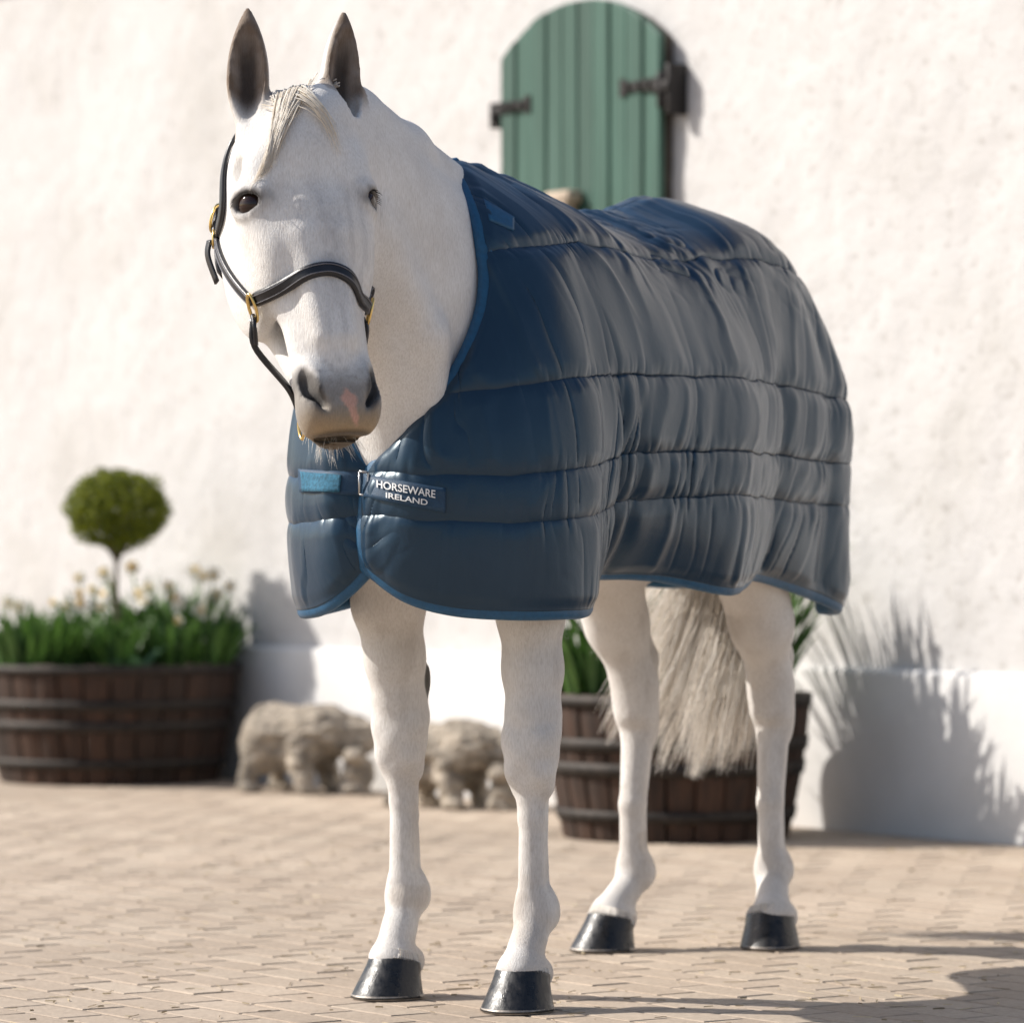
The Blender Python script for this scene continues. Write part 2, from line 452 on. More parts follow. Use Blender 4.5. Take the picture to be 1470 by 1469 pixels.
# hatch door: arched, vertical boards, standing proud of the wall
s_l, s_r = wall_s(741), wall_s(969)
d_w = s_l - s_r; d_zb = 1.72; d_zt = wall_z(862, 0); d_zs = wall_z(738, 88)
hatch = empty('hatch_door'); hatch.parent = bld
def arch_z(s):                                             # top outline over the width
    t = (s - (s_l + s_r) / 2) / (d_w / 2)
    t = max(-1, min(1, t)); return d_zs + (d_zt - d_zs) * (1 - abs(t) ** 2.3)
NB = 10
for k in range(NB):
    a = s_r + d_w * k / NB + 0.003; b_ = s_r + d_w * (k + 1) / NB - 0.003
    m_ = 6; prof = [(a + (b_ - a) * i / m_) for i in range(m_ + 1)]
    th = 0.026 + 0.006 * (k % 2) + random.uniform(-0.002, 0.002)
    V = []
    for out in (0.040, 0.040 + th):
        for s in prof: V.append(bl(wall_pt(s, out, arch_z(s))))
        for s in prof: V.append(bl(wall_pt(s, out, d_zb)))
    n1 = m_ + 1; Fc = []
    for i in range(m_):
        Fc.append((i, i + 1, n1 + i + 1, n1 + i)); o2 = 2 * n1
        Fc.append((o2 + i, o2 + n1 + i, o2 + n1 + i + 1, o2 + i + 1))
        Fc.append((i, o2 + i, o2 + i + 1, i + 1)); Fc.append((n1 + i, n1 + i + 1, o2 + n1 + i + 1, o2 + n1 + i))
    Fc.append((0, n1, 2 * n1 + n1, 2 * n1)); Fc.append((m_, 2 * n1 + m_, 3 * n1 + m_, n1 + m_))
    bevel(mesh_from('plank', V, Fc, M['green'], hatch, False), 0.005, 2)
g = MB()                                                   # backing ledges behind the boards
m_ = 24; prof = [s_r + 0.012 + (d_w - 0.024) * i / m_ for i in range(m_ + 1)]
V = []
for out in (0.0, 0.045):
    for s in prof: V.append(bl(wall_pt(s, out, arch_z(s) - 0.012)))
    for s in prof: V.append(bl(wall_pt(s, out, d_zb + 0.01)))
n1 = m_ + 1; Fc = []
for i in range(m_):
    o2 = 2 * n1
    Fc += [(o2 + i, o2 + n1 + i, o2 + n1 + i + 1, o2 + i + 1), (i, o2 + i, o2 + i + 1, i + 1), (n1 + i, n1 + i + 1, o2 + n1 + i + 1, o2 + n1 + i)]
Fc += [(0, n1, 3 * n1, 2 * n1), (m_, 2 * n1 + m_, 3 * n1 + m_, n1 + m_)]
g.add(V, Fc); g.build('door_ledge', M['dark'], hatch, False)
def strap_hinge(px0, px1, py, sgn):
    s0, s1 = wall_s(px0), wall_s(px1); z = wall_z((px0 + px1) / 2, py); sm = (s0 + s1) / 2
    g = MB(); hl = abs(s1 - s0) / 2; n = 10; V = []
    for out in (0.068, 0.080):
        for sg in (1, -1):
            for i in range(n + 1):
                t = i / n; s = sm + sgn * hl * (1 - 2 * t)
                w = 0.020 + 0.020 * math.exp(-((t - 0.95) / 0.10) ** 2) - 0.006 * t
                V.append(bl(wall_pt(s, out, z + sg * w)))
    n1 = n + 1
    Fc = []
    for i in range(n):
        Fc += [(i, i + 1, n1 + i + 1, n1 + i), (2 * n1 + i, 3 * n1 + i, 3 * n1 + i + 1, 2 * n1 + i + 1),
               (i, 2 * n1 + i, 2 * n1 + i + 1, i + 1), (n1 + i, n1 + i + 1, 3 * n1 + i + 1, 3 * n1 + i)]
    Fc += [(0, n1, 3 * n1, 2 * n1), (n, 2 * n1 + n, 3 * n1 + n, n1 + n)]
    g.add(V, Fc)
    for tt in (-0.55, 0.1, 0.6):
        c = bl(wall_pt(sm + sgn * hl * tt, 0.078, z))
        g.tube([c, c + N3 * 0.014], [0.013, 0.009], 8)
    g.build('strap_hinge', M['iron'], hatch, False)
    return sm, z
sm, z = strap_hinge(916, 969, 124, -1)
g = MB(); sR = wall_s(983); zR = wall_z(983, 128)
g.box(bl(wall_pt(sR, 0.035, zR)), D3, N3, Z3, (0.012, 0.04, 0.085))
g.box(bl(wall_pt(wall_s(973), 0.07, zR + 0.01)), D3, N3, Z3, (0.05, 0.012, 0.018))
c = bl(wall_pt(wall_s(974), 0.072, zR)); g.tube([c - Z3 * 0.06, c + Z3 * 0.06], 0.016, 10)
bevel(g.build('hinge_pintle', M['iron'], hatch, True), 0.004)
sm, z = strap_hinge(742, 786, 153, 1)
g = MB(); sL = wall_s(730); zL = wall_z(730, 166)
g.box(bl(wall_pt(sL + 0.02, 0.03, zL)), D3, N3, Z3, (0.010, 0.032, 0.045))
c = bl(wall_pt(sL - 0.015, 0.055, zL + 0.018)); g.tube([c - D3 * 0.05, c + D3 * 0.04], 0.011, 8)
th_ = np.linspace(0, 2 * math.pi, 16, endpoint=False); c = bl(wall_pt(sL, 0.06, zL - 0.012))
g.tube([c + D3 * 0.02 * math.cos(t) + Z3 * 0.026 * math.sin(t) for t in th_], 0.006, 6, closed=True)
bevel(g.build('hasp', M['iron'], hatch, True), 0.003)
g = MB(); c = bl(wall_pt(wall_s(842), 0.10, wall_z(842, 285)))
g.box(c, D3, N3, Z3, (0.075, 0.032, 0.022)); g.box(c - Z3 * 0.035 , D3, N3, Z3, (0.05, 0.03, 0.02))
bevel(g.build('wooden_handle', M['woodpale'], hatch, True), 0.012, 3)

# ================================================================== HORSE
TH = math.atan2(0.422, 0.907)
HO = np.array([0.146, 8.879, 0.0])
FW = np.array([-math.sin(TH), -math.cos(TH), 0.0]); LW = np.array([math.cos(TH), -math.sin(TH), 0.0])
HB = np.array([FW, LW, Z3])                                    # rows: forward, left, up
def h2w(p): return HO + np.asarray(p, float) @ HB
def w2h(p): return (np.asarray(p, float) - HO) @ HB.T

# head frame: u down the face, n out of the forehead, r to the horse's left
HP = np.array([-0.380, 7.72, 1.722])
Du = np.array([0.145, -0.250, -0.957]); Du /= np.linalg.norm(Du)
psi = math.radians(21)
Nn = np.array([math.sin(psi), -math.cos(psi), 0.0]); Nn = Nn - Du * Nn.dot(Du); Nn /= np.linalg.norm(Nn)
Rr = np.cross(Du, Nn)
if Rr[0] < 0: Rr = -Rr
def hd2w(p): p = np.asarray(p, float); return HP + p @ np.array([Du, Nn, Rr])
def hd2h(p): return w2h(hd2w(p))
HM = np.array([Du, Nn, Rr]) @ HB.T                              # head axes in horse coordinates

class SDF:
    def __init__(s, lo, hi, h):
        s.lo = np.array(lo, float); s.h = h
        s.n = np.ceil((np.array(hi) - s.lo) / h).astype(int) + 1
        s.D = np.full(s.n, 0.5, np.float32)
    def _sub(s, c, rad):
        i0 = np.clip(np.floor((c - rad - s.lo) / s.h).astype(int), 0, s.n - 1)
        i1 = np.clip(np.ceil((c + rad - s.lo) / s.h).astype(int) + 1, 1, s.n)
        sl = tuple(slice(a, b) for a, b in zip(i0, i1))
        ax = [s.lo[k] + s.h * np.arange(i0[k], i1[k], dtype=np.float32) for k in range(3)]
        return sl, ax[0][:, None, None], ax[1][None, :, None], ax[2][None, None, :]
    def comb(s, sl, d, k, sub):
        a = s.D[sl]
        if sub:
            b = -d; hh = np.clip(0.5 - 0.5 * (a - b) / k, 0, 1) if k > 0 else (b > a) * 1.0
            s.D[sl] = (a * (1 - hh) + b * hh + k * hh * (1 - hh)).astype(np.float32)
        else:
            hh = np.clip(0.5 + 0.5 * (a - d) / k, 0, 1) if k > 0 else (d < a) * 1.0
            s.D[sl] = (a * (1 - hh) + d * hh - k * hh * (1 - hh)).astype(np.float32)
    def ell(s, c, rad, R=None, k=0.02, sub=False):
        c = np.asarray(c, float); rad = np.asarray(rad, float)
        R = np.eye(3) if R is None else np.asarray(R)
        sl, X, Y, Z = s._sub(c, rad.max() + k + 0.06)
        X = X - c[0]; Y = Y - c[1]; Z = Z - c[2]
        q = [(X * R[i, 0] + Y * R[i, 1] + Z * R[i, 2]) / rad[i] for i in range(3)]
        k0 = np.sqrt(q[0] ** 2 + q[1] ** 2 + q[2] ** 2) + 1e-6
        k1 = np.sqrt((q[0] / rad[0]) ** 2 + (q[1] / rad[1]) ** 2 + (q[2] / rad[2]) ** 2) + 1e-6
        s.comb(sl, k0 * (k0 - 1) / k1, k, sub)
    def cone(s, a, ra, b, rb, k=0.02, axis=None, sq=1.0, sub=False):
        a = np.asarray(a, float); b = np.asarray(b, float); c = (a + b) / 2
        m = np.linalg.norm(b - a) / 2 + max(ra, rb) * max(1, sq) + k + 0.06
        sl, X, Y, Z = s._sub(c, m)
        X = X - a[0]; Y = Y - a[1]; Z = Z - a[2]; e = b - a
        if axis is not None:
            w = np.asarray(axis, float); w = w / np.linalg.norm(w); f = 1 / sq - 1
            dt = (X * w[0] + Y * w[1] + Z * w[2]) * f
            X = X + dt * w[0]; Y = Y + dt * w[1]; Z = Z + dt * w[2]
            e = e + w * (e.dot(w) * f)
        t = np.clip((X * e[0] + Y * e[1] + Z * e[2]) / (e.dot(e) + 1e-9), 0, 1)
        d = np.sqrt((X - t * e[0]) ** 2 + (Y - t * e[1]) ** 2 + (Z - t * e[2]) ** 2) - (ra + (rb - ra) * t)
        s.comb(sl, d * min(1, sq), k, sub)
    def chain(s, pts, k=0.02, axis=None, sq=1.0):
        for (a, ra), (b, rb) in zip(pts[:-1], pts[1:]): s.cone(a, ra, b, rb, k, axis, sq)
    def sample(s, p):
        q = (np.asarray(p, float) - s.lo) / s.h
        i = np.clip(np.floor(q).astype(int), 0, s.n - 2); t = q - i; r = 0
        for dx in (0, 1):
            for dy in (0, 1):
                for dz in (0, 1):
                    w = (t[..., 0] if dx else 1 - t[..., 0]) * (t[..., 1] if dy else 1 - t[..., 1]) * (t[..., 2] if dz else 1 - t[..., 2])
                    r = r + w * s.D[i[..., 0] + dx, i[..., 1] + dy, i[..., 2] + dz]
        return r
    def grad(s, p, e=0.006):
        g = np.stack([s.sample(p + np.eye(3)[i] * e) - s.sample(p - np.eye(3)[i] * e) for i in range(3)], -1)
        return g / (np.linalg.norm(g, axis=-1, keepdims=True) + 1e-9)
    def snap(s, p, off=0.0, it=14):
        p = np.array(p, float)
        for _ in range(it):
            g = s.grad(p); d = s.sample(p) - off; d = np.where(np.abs(d) > 0.3, 0, d)
            p = p - g * np.clip(d, -0.02, 0.02)[..., None] * 0.8
        return p, s.grad(p)
    def nets(s):
        D = s.D; ins = D < 0
        cnt = np.zeros(tuple(s.n - 1), np.int8)
        for dx in (0, 1):
            for dy in (0, 1):
                for dz in (0, 1):
                    cnt += ins[dx:dx + s.n[0] - 1, dy:dy + s.n[1] - 1, dz:dz + s.n[2] - 1]
        act = (cnt > 0) & (cnt < 8)
        I = np.argwhere(act)
        vid = np.full(tuple(s.n - 1), -1, np.int32); vid[act] = np.arange(len(I))
        acc = np.zeros((len(I), 3)); num = np.zeros(len(I))
        corners = [(dx, dy, dz) for dx in (0, 1) for dy in (0, 1) for dz in (0, 1)]
        val = {c: D[I[:, 0] + c[0], I[:, 1] + c[1], I[:, 2] + c[2]].astype(float) for c in corners}
        for c in corners:
            for ax in range(3):
                if c[ax]: continue
                c2 = list(c); c2[ax] = 1; c2 = tuple(c2)
                a, b = val[c], val[c2]; m = (a < 0) != (b < 0)
                t = np.where(m, a / np.where(m, a - b, 1), 0)
                pt = np.zeros((len(I), 3)) + np.array(c, float); pt[:, ax] = t
                acc[m] += pt[m]; num += m
        V = s.lo + s.h * (I + acc / num[:, None])
        Fs = []
        for ax in range(3):
            a1, a2 = [(1, 2), (2, 0), (0, 1)][ax]
            A = np.take(ins, range(0, s.n[ax] - 1), ax); B = np.take(ins, range(1, s.n[ax]), ax)
            E = np.argwhere(A != B); E = E[(E[:, a1] > 0) & (E[:, a2] > 0) & (E[:, a1] < s.n[a1] - 1) & (E[:, a2] < s.n[a2] - 1)]
            def cell(d1, d2):
                q = E.copy(); q[:, a1] -= d1; q[:, a2] -= d2; return vid[q[:, 0], q[:, 1], q[:, 2]]
            q = np.stack([cell(1, 1), cell(0, 1), cell(0, 0), cell(1, 0)], -1)
            fl = ~ins[E[:, 0], E[:, 1], E[:, 2]]
            q[fl] = q[fl][:, ::-1]; Fs.append(q)
        return V, np.concatenate(Fs)

H = SDF((-1.12, -0.42, 0.02), (1.52, 0.44, 1.95), 0.0055)
AXL = (0, 1, 0)
# trunk
H.ell((0.00, 0, 1.17), (0.66, 0.275, 0.34), k=0.03)
H.ell((0.48, 0, 1.15), (0.36, 0.25, 0.34), k=0.08)
H.ell((-0.50, 0, 1.26), (0.40, 0.25, 0.33), k=0.08)
H.cone((0.60, 0, 1.48), 0.10, (0.1, 0, 1.40), 0.17, 0.08)
for sg in (-1, 1):
    H.ell((0.62, 0.13 * sg, 1.14), (0.20, 0.13, 0.30), k=0.06)           # shoulder
    H.ell((0.76, 0.085 * sg, 1.00), (0.12, 0.10, 0.15), k=0.05)          # breast
    H.ell((-0.62, 0.13 * sg, 1.14), (0.27, 0.12, 0.32), k=0.06)          # thigh
# neck
nk = [((0.60, 0, 1.30), 0.30), ((0.78, 0, 1.40), 0.225), ((0.95, 0.0, 1.51), 0.175), ((1.09, 0.00, 1.595), 0.145), ((1.19, 0.005, 1.63), 0.115)]
H.chain(nk, 0.05, AXL, 0.52)
H.chain([((0.60, 0, 1.60), 0.045), ((0.85, 0, 1.668), 0.036), ((1.07, 0, 1.712), 0.034), ((1.20, 0.0, 1.70), 0.03)], 0.05)   # crest
H.chain([((1.07, 0.02, 1.48), 0.06), ((0.90, 0.0, 1.29), 0.075), ((0.83, 0, 1.10), 0.085)], 0.06)   # throat / windpipe
for sg in (-1, 1):
    H.chain([((1.10, 0.055 * sg, 1.52), 0.022), ((0.92, 0.085 * sg, 1.30), 0.03), ((0.84, 0.06 * sg, 1.08), 0.03)], 0.04)
# front legs: (f,l,z),r  -- bone in front, tendon behind
def foreleg(pts, l):
    H.chain([((p[0], p[1], p[2]), p[3]) for p in pts], 0.03)
LF = [(0.60, 0.140, 1.00, 0.100), (0.60, 0.158, 0.78, 0.064), (0.602, 0.164, 0.66, 0.055), (0.606, 0.167, 0.57, 0.0495), (0.612, 0.167, 0.50, 0.047), (0.610, 0.167, 0.455, 0.043)]
RF = [(0.585, -0.145, 1.00, 0.100), (0.560, -0.170, 0.80, 0.068), (0.540, -0.169, 0.68, 0.056), (0.520, -0.168, 0.59, 0.0495), (0.516, -0.167, 0.52, 0.047), (0.511, -0.167, 0.475, 0.043)]
def lower_fore(fk, l, zk, ff, zf, fh, lh):
    """knee (fk,zk) to fetlock (ff,zf) to hoof (fh)"""
    for sg in (-1, 1):
        H.ell((fk + 0.016, l + sg * 0.026, zk + 0.030), (0.032, 0.030, 0.036), k=0.016)     # carpal bones
        H.ell((fk + 0.014, l + sg * 0.023, zk - 0.030), (0.030, 0.027, 0.034), k=0.014)
        H.ell((fk - 0.006, l + sg * 0.040, zk + 0.046), (0.020, 0.014, 0.022), k=0.016)     # radius ends
        H.ell((fk - 0.004, l + sg * 0.030, zk - 0.062), (0.020, 0.012, 0.022), k=0.014)
    H.ell((fk - 0.046, l - 0.006, zk + 0.004), (0.022, 0.018, 0.036), k=0.020)              # accessory carpal
    H.chain([((fk + 0.006, l, zk - 0.055), 0.031), ((ff + 0.014, l, (zk + zf) / 2 + 0.03), 0.0230), ((ff + 0.014, l, zf + 0.035), 0.0245)], 0.012, AXL, 1.12)
    H.chain([((fk - 0.040, l, zk - 0.055), 0.016), ((ff - 0.025, l, (zk + zf) / 2), 0.0150), ((ff - 0.028, l, zf + 0.03), 0.019)], 0.007)
    for sg in (-1, 1):                                                                       # splint / suspensory
        H.chain([((fk - 0.018, l + sg * 0.018, zk - 0.07), 0.010), ((ff - 0.008, l + sg * 0.015, zf + 0.07), 0.008), ((ff - 0.022, l + sg * 0.020, zf + 0.015), 0.010)], 0.008)
    for sg in (-1, 1):
        H.ell((ff - 0.008, l + sg * 0.016, zf), (0.040, 0.026, 0.038), k=0.025)
        H.ell((ff - 0.038, l + sg * 0.014, zf - 0.012), (0.020, 0.018, 0.026), k=0.02)      # sesamoids / ergot
    pa = np.array([ff + 0.002, l, zf - 0.02]); pb = np.array([fh - 0.012, lh, 0.088])
    H.cone(pa, 0.036, pa * 0.5 + pb * 0.5, 0.031, 0.022); H.cone(pa * 0.5 + pb * 0.5, 0.031, pb, 0.042, 0.022)
    H.ell((fh - 0.022, lh, 0.078), (0.060, 0.050, 0.022), k=0.022)                          # coronet
    H.ell((fh - 0.062, lh, 0.065), (0.030, 0.042, 0.034), k=0.02)                           # heel bulbs
foreleg(LF, 0.167); lower_fore(0.612, 0.167, 0.495, 0.600, 0.190, 0.668, 0.165)
foreleg(RF, -0.166); lower_fore(0.514, -0.166, 0.515, 0.497, 0.205, 0.556, -0.170)
# forearm muscles
H.chain([((0.655, 0.17, 0.93), 0.05), ((0.640, 0.175, 0.76), 0.036), ((0.632, 0.170, 0.585), 0.020)], 0.03)
H.chain([((0.630, -0.18, 0.93), 0.05), ((0.596, -0.185, 0.78), 0.036), ((0.546, -0.172, 0.605), 0.020)], 0.03)
H.ell((0.495, -0.122, 0.635), (0.016, 0.008, 0.036), k=0.006)                               # chestnut
for (f0_, l0_, sg_) in ((0.60, 0.167, 1), (0.545, -0.168, -1)):
    for k_ in (-1, 1):
        H.chain([((f0_ + 0.045, l0_ + 0.020 * k_, 0.80), 0.016), ((f0_ + 0.035, l0_ + 0.026 * k_, 0.68), 0.012), ((f0_ + 0.010 - (0.02 if sg_ < 0 else 0), l0_ + 0.034 * k_, 0.575), 0.010)], 0.010)
# hind legs
def hind(l, st, ga, hk, ff, zf, fh, lh, lf):
    H.chain([((st[0] - 0.12, st[1] * 0.8, st[2] + 0.16), 0.12), (st[:3], 0.100), (ga[:3], 0.066), ((hk[0] + 0.012, hk[1], hk[2] + 0.045), 0.044), ((hk[0] + 0.010, hk[1], hk[2] - 0.02), 0.043)], 0.04)
    H.chain([((ga[0] - 0.0, ga[1] * 0.9, ga[2] + 0.26), 0.055), ((ga[0] - 0.070, ga[1], ga[2] + 0.05), 0.030), ((hk[0] - 0.062, hk[1], hk[2] + 0.10), 0.021), ((hk[0] - 0.070, hk[1], hk[2] + 0.035), 0.026)], 0.028)     # achilles to point of hock
    for sg in (-1, 1):
        H.ell((hk[0] - 0.004, hk[1] + sg * 0.020, hk[2]), (0.044, 0.026, 0.055), k=0.025)
        H.ell((hk[0] - 0.022, hk[1] + sg * 0.012, hk[2] - 0.06), (0.040, 0.026, 0.05), k=0.03)
    zc = hk[2] - 0.08
    H.chain([((hk[0] - 0.004, hk[1], zc), 0.036), ((ff + 0.014, (hk[1] + lf) / 2, (zc + zf) / 2), 0.0275), ((ff + 0.014, lf, zf + 0.03), 0.028)], 0.014)
    H.chain([((hk[0] - 0.055, hk[1], zc + 0.02), 0.021), ((ff - 0.026, (hk[1] + lf) / 2, (zc + zf) / 2), 0.018), ((ff - 0.026, lf, zf + 0.03), 0.019)], 0.007)
    for sg in (-1, 1):
        H.ell((ff - 0.006, lf + sg * 0.016, zf), (0.040, 0.026, 0.038), k=0.025)
        H.ell((ff - 0.038, lf + sg * 0.014, zf - 0.012), (0.020, 0.018, 0.026), k=0.02)
    pa = np.array([ff + 0.002, lf, zf - 0.02]); pb = np.array([fh - 0.016, lh, 0.088]); pm = pa * 0.5 + pb * 0.5
    H.cone(pa, 0.036, pm, 0.031, 0.022); H.cone(pm, 0.031, pb, 0.041, 0.022)
    H.ell((fh - 0.022, lh, 0.078), (0.058, 0.049, 0.022), k=0.022)
    H.ell((fh - 0.060, lh, 0.063), (0.030, 0.042, 0.034), k=0.02)
hind(-1, (-0.43, -0.150, 0.93), (-0.565, -0.165, 0.73), (-0.625, -0.143, 0.550), -0.612, 0.175, -0.515, -0.165, -0.142)
hind(1, (-0.57, 0.135, 0.93), (-0.710, 0.126, 0.73), (-0.795, 0.118, 0.555), -0.790, 0.175, -0.712, 0.145, 0.122)

# ---- head
def HE(c, rad, rot=None, k=0.02, sub=False):
    R = HM if rot is None else rot @ HM
    H.ell(hd2h(c), rad, R, k, sub)
def HC(a, ra, b, rb, k=0.02, axis=None, sq=1.0, sub=False):
    H.cone(hd2h(a), ra, hd2h(b), rb, k, None if axis is None else np.asarray(axis) @ HM, sq, sub)
def rotm(ax, deg):
    return np.array(Matrix.Rotation(math.radians(deg), 3, ax))
R_ = (0, 0, 1)
HE((0.065, -0.095, 0), (0.115, 0.085, 0.098), k=0.03)                    # cranium
HC((0.10, -0.080, 0), 0.080, (0.23, -0.072, 0), 0.074, 0.03, R_, 1.34)   # forehead
HC((0.22, -0.066, 0), 0.066, (0.48, -0.056, 0), 0.050, 0.035, R_, 1.14)  # nose
for sg in (-1, 1):
    HE((0.138, -0.056, 0.088 * sg), (0.050, 0.030, 0.030), k=0.04)       # brow
    HE((0.182, -0.085, 0.094 * sg), (0.050, 0.048, 0.030), k=0.035)      # orbit
    HE((0.265, -0.080, 0.070 * sg), (0.095, 0.050, 0.036), k=0.035)      # plane below the eye
    HE((0.240, -0.180, 0.084 * sg), (0.160, 0.130, 0.042), rotm('Z', -12), k=0.035)      # cheek
    HE((0.100, -0.16, 0.066 * sg), (0.095, 0.080, 0.044), k=0.04)
    HC((0.225, -0.092, 0.102 * sg), 0.014, (0.380, -0.080, 0.066 * sg), 0.010, 0.022)    # facial crest
    HC((0.33, -0.240, 0.044 * sg), 0.028, (0.52, -0.122, 0.028 * sg), 0.024, 0.03)       # jaw bars
    HC((0.26, -0.020, 0.030 * sg), 0.018, (0.45, -0.018, 0.021 * sg), 0.017, 0.03)       # nasal bones
    HC((0.38, -0.078, 0.048 * sg), 0.028, (0.52, -0.062, 0.044 * sg), 0.026, 0.03)       # nose side muscle
    HE((0.552, -0.042, 0.050 * sg), (0.062, 0.042, 0.027), rotm('Z', -10), k=0.022)      # nostril wing
    HE((0.590, -0.070, 0.034 * sg), (0.042, 0.045, 0.036), k=0.03)
HE((0.562, -0.065, 0), (0.074, 0.062, 0.056), k=0.03)                    # muzzle
HE((0.596, -0.048, 0), (0.034, 0.040, 0.050), k=0.025)                   # upper lip
HE((0.596, -0.105, 0), (0.040, 0.036, 0.038), k=0.02)                    # chin
HE((0.620, -0.088, 0), (0.016, 0.032, 0.036), k=0.012)                   # lower lip
HC((0.48, -0.105, 0), 0.044, (0.575, -0.105, 0), 0.038, 0.03)
HC((0.50, -0.13, 0), 0.028, (0.565, -0.14, 0), 0.024, 0.02)
# mouth slit
HE((0.633, -0.058, 0.0), (0.0042, 0.034, 0.046), rotm('Z', 8), k=0.006, sub=True)
HE((0.626, -0.080, 0.0), (0.0040, 0.030, 0.052), rotm('Z', 14), k=0.006, sub=True)
# nostrils: comma shaped
for sg in (-1, 1):
    HE((0.535, -0.002, 0.0645 * sg), (0.034, 0.046, 0.0105), rotm('Y', -6 * sg), k=0.009, sub=True)
    HE((0.570, -0.006, 0.053 * sg), (0.028, 0.040, 0.0070), rotm('Y', -36 * sg), k=0.010, sub=True)
# eyes
EYE = [np.array([0.178, -0.062, 0.104 * sg]) for sg in (-1, 1)]
EA = math.radians(32)
def eye_frame(sg):                                             # rows: u, t (forward along the lid), o (out of the eye)
    return np.array([[1, 0, 0], [0, math.cos(EA), -sg * math.sin(EA)], [0, math.sin(EA), sg * math.cos(EA)]])
def eye_pt(c, sg, du, dt, do): return c + np.array([du, dt, do]) @ eye_frame(sg)
for sg, c in zip((-1, 1), EYE):
    t = np.linspace(-0.12, 1.12, 10) * math.pi
    up_ = [eye_pt(c, sg, -0.023 * math.sin(a), 0.036 * math.cos(a), 0.006 + 0.015 * max(0, math.sin(a))) for a in t]
    for a, b in zip(up_[:-1], up_[1:]): HC(a, 0.0080, b, 0.0080, 0.012)
    up_ = [eye_pt(c, sg, -0.036 * math.sin(a) - 0.002, 0.044 * math.cos(a), 0.004 + 0.008 * max(0, math.sin(a))) for a in t[2:-2]]
    for a, b in zip(up_[:-1], up_[1:]): HC(a, 0.0060, b, 0.0060, 0.014)                   # brow fold
    dn_ = [eye_pt(c, sg, 0.022 * math.sin(a), 0.034 * math.cos(a), 0.004 + 0.012 * max(0, math.sin(a))) for a in t]
    for a, b in zip(dn_[:-1], dn_[1:]): HC(a, 0.0060, b, 0.0060, 0.012)
    HE(eye_pt(c, sg, 0.001, 0.0, 0.022), (0.0175, 0.0285, 0.022), eye_frame(sg), k=0.005, sub=True)
    HE((0.110, -0.095, 0.108 * sg), (0.026, 0.022, 0.012), k=0.03, sub=True)     # hollow above the eye
# ears
def ear(base, tip, face, w, dp, k=0.02):
    """base, tip in head coords; face = direction the opening looks (head coords)"""
    a, b = hd2h(base), hd2h(tip); ax = b - a; L = np.linalg.norm(ax); ax = ax / L
    fc = np.asarray(face, float) @ HM; fc = fc - ax * fc.dot(ax); fc /= np.linalg.norm(fc); sd = np.cross(ax, fc)
    R = np.array([ax, fc, sd])
    def ves(c, hl, hw, hd, kk, sub):                        # pointed leaf body
        sl, X, Y, Z = H._sub(c, hl + 0.04)
        X = X - c[0]; Y = Y - c[1]; Z = Z - c[2]
        p = X * ax[0] + Y * ax[1] + Z * ax[2]
        q = (X * fc[0] + Y * fc[1] + Z * fc[2]) * hw / hd
        s_ = X * sd[0] + Y * sd[1] + Z * sd[2]
        rr = np.sqrt(q * q + s_ * s_)
        t = np.clip((p + hl) / (2 * hl), 0, 1)
        prof = hw * np.where(t < 0.42, 0.30 + 0.70 * np.sin(t / 0.42 * np.pi / 2), 1 - (np.clip((t - 0.42) / 0.58, 0, 1)) ** 2.1) - 0.002
        d = np.maximum(rr - prof, np.abs(p) - hl) * 0.75 * min(1, hd / hw)
        H.comb(sl, d, kk, sub)
    c = (a + b) / 2
    ves(c - fc * 0.004, L / 2, w, dp, k, False)
    ves(c + fc * (dp * 0.72) + ax * 0.002, L / 2 * 0.92, w * 0.86, dp * 0.98, 0.004, True)
    return R, c, L
EARS = [ear((0.040, -0.085, -0.090), (-0.222, -0.060, -0.062), (0.05, 1, -0.36), 0.042, 0.036),
        ear((0.040, -0.085, 0.086), (-0.214, -0.060, 0.128), (0.05, 1, 0.30), 0.041, 0.036)]
for sg in (-1, 1): HE((0.035, -0.095, 0.076 * sg), (0.030, 0.030, 0.024), k=0.02)

V, Fq = H.nets()
# colours
lin = np.array([0.80, 0.785, 0.765])
C = np.tile(lin, (len(V), 1))
hw_ = (h2w(V) - HP) @ np.array([Du, Nn, Rr]).T
u, n_, r_ = hw_.T
ishead = (np.abs(r_) < 0.17) & (u > -0.23) & (u < 0.70) & (n_ > -0.32)
def blend(mask, col):
    global C
    mask = np.clip(mask, 0, 1)[:, None]; C = C * (1 - mask) + np.array(col) * mask
ns = noise(V[:, 0] * 38, V[:, 1] * 38, V[:, 2] * 38) * 0.5 + noise(V[:, 0] * 90, V[:, 1] * 90, V[:, 2] * 90) * 0.5
sst = lambda a, b, x: np.clip((x - a) / (b - a), 0, 1) ** 2 * (3 - 2 * np.clip((x - a) / (b - a), 0, 1))
front = ishead * sst(-0.14, -0.08, n_)
blend(front * 0.55 * sst(0.16, 0.24, u) * (1 - sst(0.34, 0.44, u)) * np.exp(-((r_ - 0.012) / 0.028) ** 2) * (0.7 + 0.6 * ns), (0.36, 0.35, 0.36))
stk = noise(r_ * 70, u * 14, n_ * 20)
blend(front * sst(0.05, 0.6, stk) * 0.30 * sst(0.12, 0.2, u) * (1 - sst(0.46, 0.54, u)), (0.42, 0.41, 0.42))
blend(ishead * sst(0.1, 0.7, noise(u * 120, r_ * 120, n_ * 120)) * 0.35 * sst(0.47, 0.52, u), (0.22, 0.20, 0.19))
blend(ishead * 0.85 * sst(0.485, 0.565, u + 0.012 * ns) * sst(-0.17, -0.05, n_), (0.215, 0.190, 0.165))
blend(ishead * 0.55 * sst(0.575, 0.61, u) * sst(-0.12, -0.06, n_), (0.33, 0.235, 0.13))
